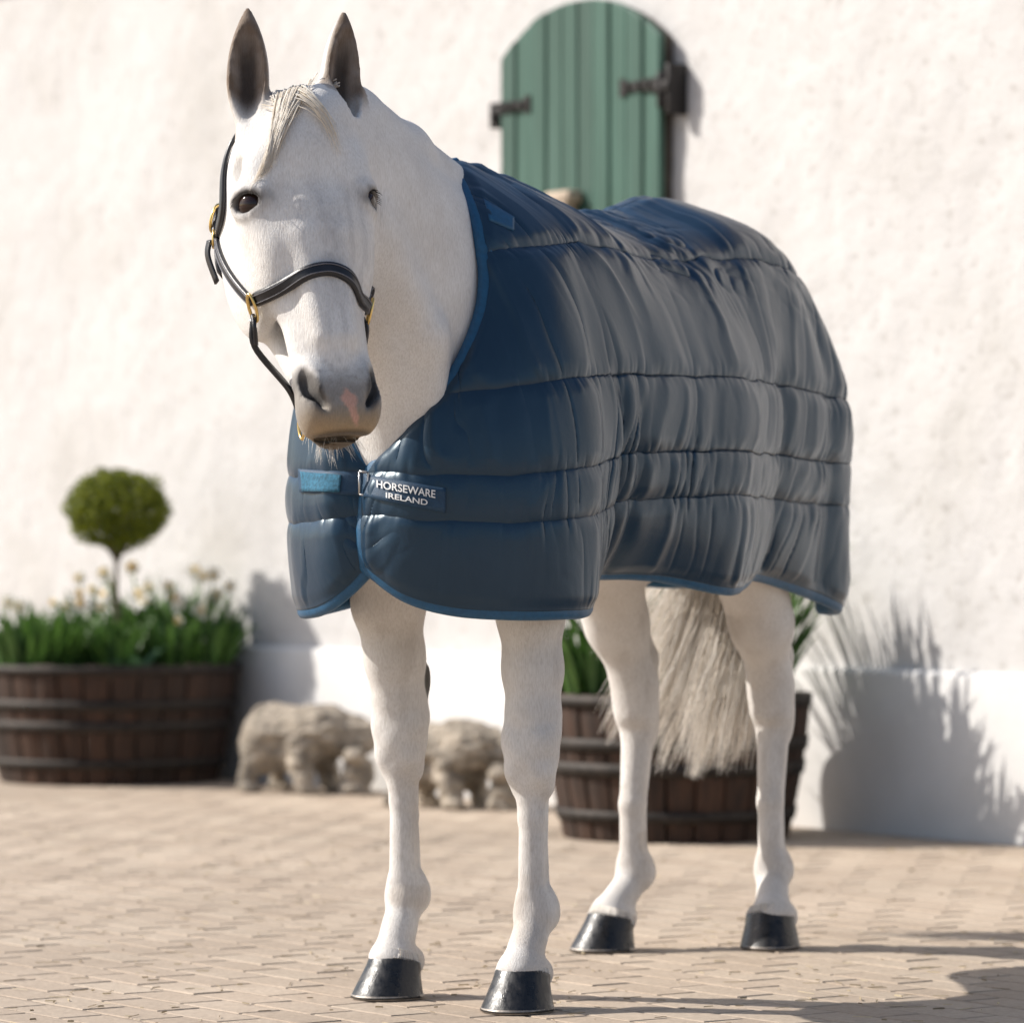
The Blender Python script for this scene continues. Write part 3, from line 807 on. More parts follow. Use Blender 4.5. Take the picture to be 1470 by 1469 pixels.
blend(ishead * 0.8 * sst(0.60, 0.63, u + 0.006 * ns) * sst(-0.15, -0.11, n_), (0.40, 0.29, 0.17))
blend(ishead * 0.95 * sst(0.0, 0.5, 0.9 - ((u - 0.590) / 0.042) ** 2 - ((r_ - 0.006 - 0.2 * (u - 0.585) + 0.006 * ns) / (0.009 + 0.012 * np.exp(-((u - 0.576) / 0.012) ** 2))) ** 2) * sst(-0.07, -0.04, n_), (0.62, 0.36, 0.28))
for sg, c in zip((-1, 1), EYE):
    ef = (np.stack([u, n_, r_], 1) - c) @ eye_frame(sg).T
    d = np.sqrt((ef[:, 0] / 0.029) ** 2 + ((ef[:, 1] - 0.006) / 0.046) ** 2 + (ef[:, 2] / 0.05) ** 2)
    blend(ishead * (1 - sst(0.74, 1.10, d + 0.12 * ns)) * 0.94, (0.030, 0.027, 0.027))
    blend(ishead * (1 - sst(0.9, 1.7, d + 0.15 * ns)) * 0.22, (0.25, 0.24, 0.25))
    # nostril interiors
    d = np.sqrt(((u - 0.550) / 0.050) ** 2 + ((r_ - 0.0595 * sg + 0.25 * sg * (u - 0.550)) / 0.018) ** 2)
    blend(ishead * (n_ > -0.08) * (1 - sst(0.65, 1.15, d)) * 0.8, (0.035, 0.03, 0.028))
mouth = np.exp(-((u - 0.633 - 0.12 * (n_ + 0.056)) / 0.006) ** 2) * (n_ > -0.11) * ishead
blend(ishead * sst(0.624, 0.634, u) * 0.95, (0.085, 0.060, 0.035))
blend(mouth * 0.9, (0.05, 0.04, 0.03))
for R, c, L in EARS:
    q = (V - c) @ R.T
    inside = (np.abs(q[:, 0]) < L * 0.50) & (np.abs(q[:, 2]) < 0.054) & (np.abs(q[:, 1]) < 0.04)
    rad = np.sqrt((q[:, 1] * 1.1) ** 2 + q[:, 2] ** 2)
    g_ = H.grad(V[inside]) @ R[1]
    mk = np.zeros(len(V)); mk[inside] = sst(0.05, 0.45, g_)
    lip = np.zeros(len(V)); lip[inside] = sst(L * -0.36, L * -0.12, q[inside, 0] + 0.6 * np.abs(q[inside, 2]) * -1 + 0.02)
    blend(mk * lip * (0.92 + 0.15 * ns), (0.17, 0.115, 0.075))
    blend(mk * lip * (1 - sst(0.008, 0.024, np.abs(q[:, 2] + 0.25 * q[:, 0] * 0))) * (1 - sst(0.0, L * 0.35, q[:, 0])) * 0.9, (0.030, 0.020, 0.014))
    tip = np.zeros(len(V)); tip[inside] = sst(L * 0.22, L * 0.5, q[inside, 0]) * 0.75
    blend(tip, (0.15, 0.10, 0.065))
    edge = np.zeros(len(V)); edge[inside] = sst(0.0, 0.3, g_) * (1 - sst(0.3, 0.5, g_)) * 0.5
    blend(edge, (0.30, 0.22, 0.15))
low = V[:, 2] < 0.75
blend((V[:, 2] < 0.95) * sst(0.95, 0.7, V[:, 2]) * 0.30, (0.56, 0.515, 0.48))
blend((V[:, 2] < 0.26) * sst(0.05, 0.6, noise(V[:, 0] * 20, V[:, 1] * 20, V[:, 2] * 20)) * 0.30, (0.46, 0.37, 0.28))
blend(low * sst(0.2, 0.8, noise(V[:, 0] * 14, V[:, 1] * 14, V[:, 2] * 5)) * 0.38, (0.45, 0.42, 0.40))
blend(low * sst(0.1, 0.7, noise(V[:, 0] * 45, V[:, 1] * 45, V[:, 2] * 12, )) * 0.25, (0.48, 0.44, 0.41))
d = np.sqrt(((V[:, 0] - 0.495) / 0.022) ** 2 + ((V[:, 1] + 0.116) / 0.012) ** 2 + ((V[:, 2] - 0.635) / 0.042) ** 2)
blend(1 - sst(0.8, 1.1, d), (0.05, 0.045, 0.04))

horse = empty('horse', tuple(HO)); horse.rotation_euler = (0, 0, math.atan2(FW[1], FW[0]))
tag(horse, 'white horse standing on the brick yard with dark ears and black hooves', 'horse')
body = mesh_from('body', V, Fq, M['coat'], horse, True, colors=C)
sm_ = body.modifiers.new('smooth', 'SMOOTH'); sm_.factor = 0.5; sm_.iterations = 2

# hooves
def hoof(f, l, yaw, hb=(0.084, 0.073), ht=(0.055, 0.053), toe=0.086, heel=0.048, pitch=0.0):
    o = empty('tmp')
    n = 36; V = []; prof = [0, 0.06, 0.25, 0.5, 0.75, 0.93, 1.0]
    for t in prof:
        for k in range(n):
            a = 2 * math.pi * k / n; ca, sa = math.cos(a), math.sin(a)
            hx = hb[0] * (1 - t) + ht[0] * t; hy = hb[1] * (1 - t) + ht[1] * t
            if t > 0.9: hx += 0.002; hy += 0.002
            x = hx * ca * (0.80 if ca < 0 else 1.0); y = hy * sa * (1 - 0.08 * max(0, -ca))
            zt = heel + (toe - heel) * (0.5 + 0.5 * ca)
            z = t * zt; x -= 0.030 * t * (1 if ca > 0 else 0.75)
            V.append((x, y, z + 0.004))
    Fc = [tuple(range(n))[::-1], tuple((len(prof) - 1) * n + k for k in range(n))]
    for i in range(len(prof) - 1):
        for k in range(n): Fc.append((i * n + k, i * n + (k + 1) % n, (i + 1) * n + (k + 1) % n, (i + 1) * n + k))
    bpy.data.objects.remove(o)
    h = mesh_from('hoof', V, Fc, M['hoof'], horse)
    h.location = (f, l, 0.0); h.rotation_euler = (0, 0, math.radians(yaw))
    m = MB(); pts = []
    for k in range(n):
        a = 2 * math.pi * k / n; ca, sa = math.cos(a), math.sin(a)
        pts.append(((hb[0] - 0.007) * ca * (0.80 if ca < 0 else 1.0), (hb[1] - 0.007) * sa, 0.005))
    m.tube(pts, 0.0065, 6, closed=True)
    s_ = m.build('horseshoe', M['shoe'], h)
    return h
hoof(0.674, 0.166, 3); hoof(0.562, -0.171, -10)
hoof(-0.508, -0.170, -22); hoof(-0.708, 0.148, 22, hb=(0.074, 0.068))

# eyes and lashes
for sg, c in zip((-1, 1), EYE):
    bm = bmesh.new(); bmesh.ops.create_uvsphere(bm, u_segments=24, v_segments=16, radius=0.0290)
    me = bpy.data.meshes.new('eye'); bm.to_mesh(me); bm.free()
    me.polygons.foreach_set('use_smooth', np.ones(len(me.polygons), bool)); me.materials.append(M['eyem'])
    e = bpy.data.objects.new('eye', me); COL.objects.link(e); e.parent = horse
    e.location = tuple(hd2h(eye_pt(c, sg, 0.001, -0.001, -0.0022)))
    m = MB()
    for i in range(16):
        a = math.pi * (0.12 + 0.76 * i / 15)
        p0 = eye_pt(c, sg, -0.018 * math.sin(a), 0.032 * math.cos(a), 0.012 + 0.014 * math.sin(a))
        q_ = random.uniform(0.5, 1.0); p1 = eye_pt(p0, sg, 0.005, 0.005 * math.cos(a), 0.010 * q_); p2 = eye_pt(p1, sg, 0.006 * q_, 0.002, 0.004)
        m.tube(hd2h(np.array([p0, p1, p2])), [0.0008, 0.0006, 0.0002], 4)
    m.build('eyelashes', M['lash'], e).matrix_parent_inverse = Matrix.Translation(e.location).inverted()

# hair strands as thin tapered tubes
def strands(name, curves, rad, mat, parent, n=4):
    Vs, Fs, Cs = [], [], []; base = 0
    for P in curves:
        P = np.asarray(P); m = len(P); tone = random.random()
        T = np.gradient(P, axis=0); T /= np.linalg.norm(T, axis=1)[:, None] + 1e-9
        u = np.cross(T, np.array([0.31, 0.77, 0.2])); u /= np.linalg.norm(u, axis=1)[:, None] + 1e-9
        w = np.cross(T, u); R = rad * (1 - 0.85 * np.linspace(0, 1, m) ** 2)
        for k in range(n):
            a = 2 * math.pi * k / n
            Vs.append(P + R[:, None] * (math.cos(a) * u + math.sin(a) * w))
        idx = base + np.arange(n * m).reshape(n, m)
        j = np.roll(idx, -1, 0)
        Fs.append(np.stack([idx[:, :-1], idx[:, 1:], j[:, 1:], j[:, :-1]], -1).reshape(-1, 4))
        Cs.append(np.full(n * m, tone)); base += n * m
    return mesh_from(name, np.concatenate(Vs), np.concatenate(Fs), mat, parent, True, colors=np.concatenate(Cs))
# fringe of hair over each coronet
cv = []
for (f, l, yaw) in ((0.674, 0.166, 3), (0.562, -0.171, -10), (-0.508, -0.170, -22), (-0.708, 0.148, 22)):
    ca_, sa_ = math.cos(math.radians(yaw)), math.sin(math.radians(yaw))
    for i in range(420):
        a = random.uniform(0, 2 * math.pi); ca, sa = math.cos(a), math.sin(a); zt = 0.050 + 0.035 * (0.5 + 0.5 * ca) + 0.004
        pts = []
        for (dz, ro) in ((0.016, -0.006), (0.004, 0.0005), (-0.002 - 0.006 * random.random(), 0.0022)):
            x = (0.056 + ro) * ca * (0.85 if ca < 0 else 1.0) - 0.030 * (1 if ca > 0 else 0.75) + 0.3 * 0.03 * (0 if dz > 0 else 0.3); y = (0.053 + ro) * sa
            pts.append((f + x * ca_ - y * sa_, l + x * sa_ + y * ca_, zt + dz))
        cv.append(pts)
strands('coronet_hair', cv, 0.0009, M['hair'], horse, 3)

# tail: locks of hair, each drawn to its own tip
cv = []
for j in range(95):
    a = random.uniform(0, 2 * math.pi); q = math.sqrt(random.random()); ex, ey = math.cos(a) * q, math.sin(a) * q
    ztip = 0.355 + 0.30 * random.random() ** 1.7 + 0.10 * ey * ey
    ft = -1.03 + 0.085 * ex; lt = -0.150 + (0.165 if ey > 0 else 0.27) * ey + random.gauss(0, 0.02)
    w = random.uniform(5, 9); ph = random.uniform(0, 6.3); am = random.uniform(0.003, 0.016)
    for i in range(26):
        b = random.uniform(0, 2 * math.pi); p = math.sqrt(random.random())
        f0 = -0.985 + 0.035 * ex + 0.012 * math.cos(b) * p; l0 = 0.03 * ey + 0.012 * math.sin(b) * p; z0 = random.uniform(1.10, 1.36)
        fray = 0.010 + 0.020 * random.random() ** 3
        fe = ft + fray * math.cos(b) * p; le = lt + fray * 1.4 * math.sin(b) * p; zend = ztip + 0.10 * random.random() ** 2
        m = 16; t = np.linspace(0, 1, m)[:, None]
        belly = 0.022 * np.sin(t * math.pi) ** 1
        P = np.concatenate([f0 + (fe - f0) * np.sin(t * math.pi / 2) - 0.05 * np.sin(t * math.pi) + belly * math.cos(b) * p,
                            l0 + (le - l0) * t ** 1.2 + belly * 1.3 * math.sin(b) * p, z0 + (zend - z0) * t], 1)
        tt = t[:, 0]
        P[:, 1] += am * np.sin(w * tt + ph) * tt; P[:, 0] += 0.5 * am * np.cos(w * tt + ph + 0.4 * i) * tt
        cv.append(P)
strands('tail', cv, 0.0015, M['hair'], horse)
# forelock
cv = []
for i in range(620):
    q = random.gauss(0, 0.35); r0 = random.uniform(-0.02, 0.02)
    p0 = np.array([random.uniform(-0.035, 0.02), -0.055 + random.uniform(-0.03, 0.0), r0])
    L = random.uniform(0.55, 1.0)
    e = np.array([0.145 * L + 0.02 * q, -0.0, -0.092 * L - 0.026 * q]) if random.random() < 0.965 else np.array([0.11 * L, 0.0, 0.02 + 0.03 * random.random()])
    pts = []
    for t in np.linspace(0, 1, 9):
        pts.append(p0 * (1 - t) + (e + np.array([0, -0.03, 0])) * t + np.array([-0.01 * math.sin(t * 3.14), 0.03 * math.sin(t * 3.14), 0]))
    cv.append(pts)
A_ = np.array(cv); sh = A_.shape
hp = hd2h(A_.reshape(-1, 3)); sn, gn = H.snap(hp, 0.004)
lift = (np.tile(np.linspace(0, 1, sh[1]), sh[0]))
off = RNG.random(sh[0]).repeat(sh[1]) * 0.013 * np.sin(lift * 3.0) - 0.002
sn = sn + gn * off[:, None]
strands('forelock', sn.reshape(sh), 0.0011, M['forelock'], horse)
# mane lying on the off side of the crest
cv = []
for i in range(420):
    t0 = random.random(); f0 = 0.66 + 0.50 * t0; z0 = 1.66 + 0.075 * t0
    L = random.uniform(0.10, 0.19)
    pts = [(f0 + random.uniform(-.02, .02) * t, -0.012 - 0.075 * math.sin(t * 1.5), z0 + 0.02 * math.sin(t * 3.1) - L * t ** 1.4) for t in np.linspace(0, 1, 8)]
    cv.append(pts)
A_ = np.array(cv); sh = A_.shape
sn, gn = H.snap(A_.reshape(-1, 3), 0.004); sn = sn + gn * (RNG.random(sh[0]).repeat(sh[1]) * 0.008)[:, None]
strands('mane', sn.reshape(sh), 0.0014, M['hair'], horse)
# chin and lip whiskers
cv = []
for i in range(60):
    p0 = np.array([random.uniform(0.60, 0.645), random.uniform(-0.15, -0.08), random.uniform(-0.05, 0.05)])
    d = np.array([random.uniform(0.6, 1.0), random.uniform(-0.1, 0.5), p0[2] * 8 + random.uniform(-.3, .3)]); d /= np.linalg.norm(d)
    L = random.uniform(0.015, 0.04); cv.append([p0, p0 + d * L * 0.5, p0 + d * L + np.array([0.004, 0, 0])])
A_ = np.array(cv); sh = A_.shape
root, _ = H.snap(hd2h(A_[:, 0]), -0.001); A2 = hd2h(A_.reshape(-1, 3)).reshape(sh); A2 += (root - A2[:, 0])[:, None]
strands('whiskers', A2, 0.0005, M['hair'], horse, 3)

# ================================================================== RUG
rug = empty('horse_rug', tuple(HO)); rug.rotation_euler = horse.rotation_euler
tag(rug, 'navy quilted stable rug with blue binding worn by the white horse', 'horse rug')
NET = [  # T, A, M, Q, H  for each column, horse coordinates (forward, left, up)
 [(.895, -.045, 1.040), (.905, -.045, 1.00), (.912, -.045, .96), (.915, -.043, .91), (.910, -.040, .868)],
 [(.905, .045, 1.125), (.920, .045, 1.06), (.928, .047, .98), (.924, .047, .89), (.908, .042, .815)],
 [(.865, .115, 1.213), (.885, .120, 1.12), (.895, .128, 1.02), (.893, .132, .90), (.878, .128, .790)],
 [(.810, .148, 1.324), (.825, .185, 1.21), (.832, .212, 1.08), (.826, .220, .92), (.808, .215, .782)],
 [(.775, .148, 1.420), (.765, .215, 1.28), (.752, .262, 1.12), (.736, .276, .94), (.712, .272, .782)],
 [(.755, .122, 1.515), (.695, .225, 1.37), (.655, .286, 1.16), (.630, .290, .95), (.610, .280, .786)],
 [(.705, .068, 1.595), (.600, .205, 1.46), (.540, .280, 1.20), (.512, .265, .97), (.500, .232, .81)],
 [(.620, .0, 1.655), (.475, .190, 1.51), (.385, .286, 1.22), (.355, .250, .98), (.330, .175, .85)],
 [(.400, .0, 1.630), (.295, .198, 1.50), (.205, .303, 1.24), (.165, .282, .98), (.150, .228, .85)],
 [(.150, .0, 1.598), (.065, .208, 1.485), (-.02, .318, 1.24), (-.05, .320, .98), (-.08, .295, .82)],
 [(-.12, .0, 1.606), (-.17, .205, 1.50), (-.22, .310, 1.24), (-.24, .300, .98), (-.25, .265, .83)],
 [(-.37, .0, 1.652), (-.40, .212, 1.54), (-.43, .296, 1.24), (-.44, .266, .98), (-.45, .220, .845)],
 [(-.60, .0, 1.640), (-.61, .212, 1.53), (-.65, .296, 1.24), (-.67, .268, .98), (-.68, .240, .81)],
 [(-.80, .0, 1.560), (-.79, .182, 1.465), (-.83, .268, 1.22), (-.85, .262, .98), (-.85, .252, .775)],
 [(-.94, .0, 1.440), (-.930, .122, 1.37), (-.945, .200, 1.20), (-.952, .208, .97), (-.940, .212, .765)],
 [(-.99, .0, 1.340), (-1.00, .06, 1.28), (-1.01, .110, 1.15), (-1.02, .138, .97), (-1.01, .150, .765)],
]
NETL = np.array(NET)
NETR = NETL.copy(); NETR[:, :, 1] *= -1
NETR[0] = NETL[0]; NETR[0, :, 1] -= 0.004; NETR[0, :, 0] -= 0.010
NETR[3:7, 1:, 1] -= 0.012; NETR[1, :, 1] -= 0.065; NETR[1, :, 0] -= 0.012; NETR[2, :, 1] -= 0.035; NETR[2, :, 0] -= 0.012
NETR[11:, 4, 2] += 0.06; NETR[11:, 3, 2] += 0.03
def catmull(P, t):
    """P (n,...) control, t in [0,n-1]"""
    n = len(P); i = np.clip(np.floor(t).astype(int), 0, n - 2); f = (t - i)
    g = lambda k: P[np.clip(k, 0, n - 1)]
    p0, p1, p2, p3 = g(i - 1), g(i), g(i + 1), g(i + 2)
    p0 = np.where((i - 1 < 0).reshape((-1,) + (1,) * (P.ndim - 1)), 2 * p1 - p2, p0)
    p3 = np.where((i + 2 > n - 1).reshape((-1,) + (1,) * (P.ndim - 1)), 2 * p2 - p1, p3)
    f = f.reshape((-1,) + (1,) * (P.ndim - 1))
    return 0.5 * ((2 * p1) + (-p0 + p2) * f + (2 * p0 - 5 * p1 + 4 * p2 - p3) * f ** 2 + (-p0 + 3 * p1 - 3 * p2 + p3) * f ** 3)
NU, NV = 680, 240
def seam_z(path):
    """heights of the stitch lines along the girth path (path = column index 0..15)"""
    k = np.array([0, 3, 5, 7, 9, 11, 13, 15], float)
    zA = np.interp(path, k, [1.40, 1.45, 1.475, 1.500, 1.485, 1.520, 1.490, 1.420])
    zB = np.interp(path, k, [1.17, 1.20, 1.230, 1.245, 1.250, 1.250, 1.225, 1.190])
    zC = np.interp(path, k, [1.045, 1.035, 1.060, 1.095, 1.100, 1.100, 1.085, 1.075])
    zD = np.interp(path, k, [0.965, 0.945, 0.965, 1.000, 1.010, 1.005, 0.990, 0.975])
    return zA, zB, zC, zD
def rug_side(net, side):
    tu = np.linspace(0, len(net) - 1, NU); tv = np.linspace(0, 4, NV)
    G = catmull(net, tu)                                    # NU,5,3
    G = catmull(np.swapaxes(G, 0, 1), tv)                   # NV,NU,3
    G = np.swapaxes(G, 0, 1)                                # NU,NV,3
    gu = np.gradient(G, axis=0); gv = np.gradient(G, axis=1)
    Nm = np.cross(gu, gv); Nm /= np.linalg.norm(Nm, axis=-1, keepdims=True) + 1e-9
    if side < 0: pass
    ctr = np.array([0, 0, 1.2]); outw = np.sign(np.sum(Nm[NU // 2, NV // 2] * (G[NU // 2, NV // 2] - ctr)))
    Nm *= outw
    du = np.linalg.norm(gu, axis=-1); dv = np.linalg.norm(gv, axis=-1)
    au = np.cumsum(np.mean(du, axis=1)); au = np.repeat(au[:, None], NV, 1)      # arc length along girth
    av = np.cumsum(dv, axis=1)                                                   # down from top
    avb = av[:, -1:] - av
    z = G[..., 2]; path = np.repeat(tu[:, None], NV, 1)
    zs = seam_z(path)
    # signed vertical position between seams -> puff
    slope = np.maximum(0.35, np.abs(gv[..., 2]) / (dv + 1e-9))
    wob = 0.004 * noise(au * 14, 5.5 + side)
    d = np.min(np.stack([np.abs(z - s - wob) / slope for s in zs]), axis=0)
    d = np.minimum(d, np.minimum(av + 0.012, avb + 0.012))
    # smooth drape first: broad soft folds
    sd = 11.0 * side
    big = 0.006 * noise(au * 5.0 + 0.8 * av, av * 1.6, 2.0 + sd)
    lean = 0.55 * np.clip(path - 4, 0, 8) / 8.0
    wx = au + lean * av * 0.6 + 0.045 * noise(au * 5, av * 4, 1.7 + sd) + 0.012 * noise(au * 17, av * 13, 2.9 + sd)
    rid = lambda x: (1 - np.minimum(1, np.abs(x) * 1.9)) ** 1.5
    bil = lambda x: np.minimum(1, np.abs(x) * 2.2) - 0.55
    msk = sst(-0.25, 0.35, noise(au * 4.0, av * 3.0, 21.0 + sd))
    msk2 = sst(-0.1, 0.45, noise(au * 7.0, av * 4.0, 44.0 + sd))
    fold = 0.75 * rid(noise(wx * 8.5, av * 1.3, 4.0 + sd)) + 0.45 * bil(noise(wx * 15, av * 2.0, 6.1 + sd)) * (0.4 + 0.6 * msk)
    fine = bil(noise(wx * 30, av * 4.5, 8.4 + sd))
    vfine = noise(wx * 70 + 2.0 * noise(au * 9, av * 9, 3.0), av * 11, 12.2 + sd)
    chest = 1 - 0.60 * np.exp(-((path - 3.0) / 1.6) ** 2)                       # flatter over the chest
    amp = chest * sst(0.0, 0.035, d)
    pk = np.exp(-(d / 0.028) ** 2)
    puff = 0.0055 * (1 - np.exp(-(d / 0.006))) + 0.0025 * (1 - np.exp(-(d / 0.040)))
    disp = puff + big + amp * (0.0085 * fold + 0.0050 * fine * msk * msk2 + 0.0009 * vfine * msk2) + pk * chest * (0.0046 * fine * (0.3 + 0.7 * msk2) + 0.0016 * vfine)
    for (pc, zc_, rp, rz, am_) in ((9.4, 1.50, 0.9, 0.07, 0.009), (12.0, 1.49, 0.9, 0.08, 0.005), (0.4, 0.93, 0.6, 0.10, 0.003)):   # crumpled patches
        wq = np.exp(-((path - pc) / rp) ** 2 - ((z - zc_) / rz) ** 2)
        disp += wq * am_ * bil(noise(au * 16 + av * 10, av * 22 - au * 8, 31 + sd + pc))
    # tension folds from withers to the hollow of the back
    # deep vertical creases behind the shoulder and at the flank
    for (pc, wd_, dp, z0, z1) in ((6.45, 0.16, 0.014, 1.30, 0.9), (6.95, 0.14, 0.010, 1.28, 0.95), (10.7, 0.20, 0.016, 1.35, 0.9), (12.1, 0.22, 0.014, 1.5, 1.0), (13.2, 0.16, 0.010, 1.40, 0.9)):
        wv = pc + 0.35 * (1.25 - z) + 0.1 * noise(z * 6, pc)
        disp -= dp * np.exp(-((path - wv) / wd_) ** 2) * sst(z0, z0 - 0.12, z)
    edge = sst(0, 0.03, np.minimum(av, avb)) * (sst(0.0, 0.03, au) if True else 1)
    disp = disp * (0.25 + 0.75 * edge)
    G2 = G + Nm * disp[..., None]
    return G2, Nm
def grid_faces(nu, nv, flip):
    idx = np.arange(nu * nv).reshape(nu, nv)
    q = np.stack([idx[:-1, :-1], idx[1:, :-1], idx[1:, 1:], idx[:-1, 1:]], -1).reshape(-1, 4)
    return q[:, ::-1] if flip else q
GL, NL = rug_side(NETL, 1); GR, NR = rug_side(NETR, -1)
# join the halves along the spine (columns from the withers back)
TU = np.linspace(0, len(NET) - 1, NU)
sp = TU >= 7
midl = (GL[sp, 0] + GR[sp, 0]) / 2; midl[:, 1] = 0
for G in (GL, GR):
    for k in range(10):
        w = 1 - k / 10.0
        G[sp, k] = G[sp, k] * (1 - w) + (G[sp, k] + (midl - G[sp, 0])) * w if k else midl
panel_l = mesh_from('side_panel', GL.reshape(-1, 3), grid_faces(NU, NV, False), M['rug'], rug)
panel_r = mesh_from('side_panel', GR.reshape(-1, 3), grid_faces(NU, NV, True), M['rug'], rug)
for o in (panel_l, panel_r):
    s_ = o.modifiers.new('thickness', 'SOLIDIFY'); s_.thickness = 0.012; s_.offset = -1
# stitch threads sunk in the seams (dark piping)
def edge_binding(P, Nrm, name, width=0.017, thick=0.008, closed=False, bunch=0):
    """folded tape along an edge: rounded flat section"""
    P = np.asarray(P); T = np.gradient(P, axis=0); T /= np.linalg.norm(T, axis=1)[:, None] + 1e-9
    Nn_ = Nrm - T * np.sum(T * Nrm, 1)[:, None]; Nn_ /= np.linalg.norm(Nn_, axis=1)[:, None] + 1e-9
    Sd = np.cross(T, Nn_); n = 10; Vs = []
    for k in range(n):
        a = 2 * math.pi * k / n; c, s = math.cos(a), math.sin(a)
        c = math.copysign(abs(c) ** 0.6, c)
        Vs.append(P + Sd * (c * width * 0.5) + Nn_ * (s * thick))
    Vs = np.stack(Vs, 1).reshape(-1, 3); m = len(P)
    idx = np.arange(m * n).reshape(m, n); j = np.roll(idx, -1, 1)
    Fq_ = np.stack([idx[:-1], j[:-1], j[1:], idx[1:]], -1).reshape(-1, 4)
    return mesh_from(name, Vs, Fq_, M['binding'], rug)
i7 = int(np.argmax(TU >= 7))
def smooth_path(P, it=6):
    P = P.copy()
    for _ in range(it): P[1:-1] = 0.25 * P[:-2] + 0.5 * P[1:-1] + 0.25 * P[2:]
    return P
for G, Nm in ((GL, NL), (GR, NR)):
    up_i = slice(i7, None, -1)
    path = np.concatenate([G[i7::-1, 0], G[0, 1::2], G[1:, -1], G[-1, -2::-3]])
    nrm = np.concatenate([Nm[i7::-1, 0], Nm[0, 1::2], Nm[1:, -1], Nm[-1, -2::-3]])
    edge_binding(smooth_path(path), smooth_path(nrm, 12), 'binding', 0.040, 0.0110)

# surface lookup on a panel: nearest grid point to a photo pixel
def panel_pick(G, Nm, px, py):
    pr_ = project(h2w(G.reshape(-1, 3))); nw = Nm.reshape(-1, 3) @ HB
    facing = np.sum(nw * (h2w(G.reshape(-1, 3)) - np.array([0, 0, CAMZ])), 1) < 0
    dd = np.hypot(pr_[:, 0] - px, pr_[:, 1] - py) + np.where(facing, 0, 1e4)
    k = int(np.argmin(dd)); return G.reshape(-1, 3)[k], Nm.reshape(-1, 3)[k]
def patch(G, Nm, corners, lift, nu_=24, nv_=6, name='patch', mat=None, parent=None, th=0.003):
    """a strip laid over the rug; corners = tl,tr,br,bl in photo pixels"""
    c = np.array(corners, float); V = []; Ns = []
    for i in range(nu_):
        for j in range(nv_):
            a, b = i / (nu_ - 1), j / (nv_ - 1)
            px = (c[0] * (1 - a) + c[1] * a) * (1 - b) + (c[3] * (1 - a) + c[2] * a) * b
            p, n1_ = panel_pick(G, Nm, *px); V.append(p); Ns.append(n1_)
    V = np.array(V).reshape(nu_, nv_, 3); Ns = np.array(Ns).reshape(nu_, nv_, 3)
    for _ in range(12):
        for A in (V, Ns):
            A[1:-1] = 0.25 * A[:-2] + 0.5 * A[1:-1] + 0.25 * A[2:]
            A[:, 1:-1] = 0.25 * A[:, :-2] + 0.5 * A[:, 1:-1] + 0.25 * A[:, 2:]
    Ns /= np.linalg.norm(Ns, axis=-1, keepdims=True)
    V = V + Ns * lift
    o = mesh_from(name, V.reshape(-1, 3), grid_faces(nu_, nv_, False), mat, parent)
    s_ = o.modifiers.new('thickness', 'SOLIDIFY'); s_.thickness = th; s_.offset = 0
    return o, V, Ns
strap, SV, SN = patch(GL, NL, [(530, 683), (640, 702), (638, 737), (530, 715)], 0.014, name='chest_strap', mat=M['strap'], parent=rug, th=0.006)
patch(GR, NR, [(438, 674), (526, 682), (526, 714), (440, 708)], 0.013, name='chest_strap', mat=M['strap'], parent=rug, th=0.006)
patch(GR, NR, [(444, 678), (492, 684), (490, 708), (446, 706)], 0.018, name='velcro_pad', mat=M['velcro'], parent=rug, th=0.003)
patch(GL, NL, [(688, 292), (733, 318), (731, 336), (697, 322)], 0.012, 12, 6, name='wither_tab', mat=M['binding'], parent=rug, th=0.006)
# clip at the closure
m = MB(); cc, nn = panel_pick(GL, NL, 532, 698)
cw = h2w(cc) + (nn @ HB) * 0.018
ex = Rr * 0 + np.array([1, 0, 0.0]); ez = Z3
for (x0, z0, x1, z1) in ((-0.008, 0.024, 0.009, 0.022), (0.009, 0.022, 0.009, -0.022), (0.009, -0.022, -0.008, -0.020), (-0.008, -0.020, -0.008, 0.024)):
    m.tube(w2h(np.array([cw + ex * x0 + ez * z0, cw + ex * x1 + ez * z1])), 0.0025, 6)
m.build('clip', M['buckle'], rug)
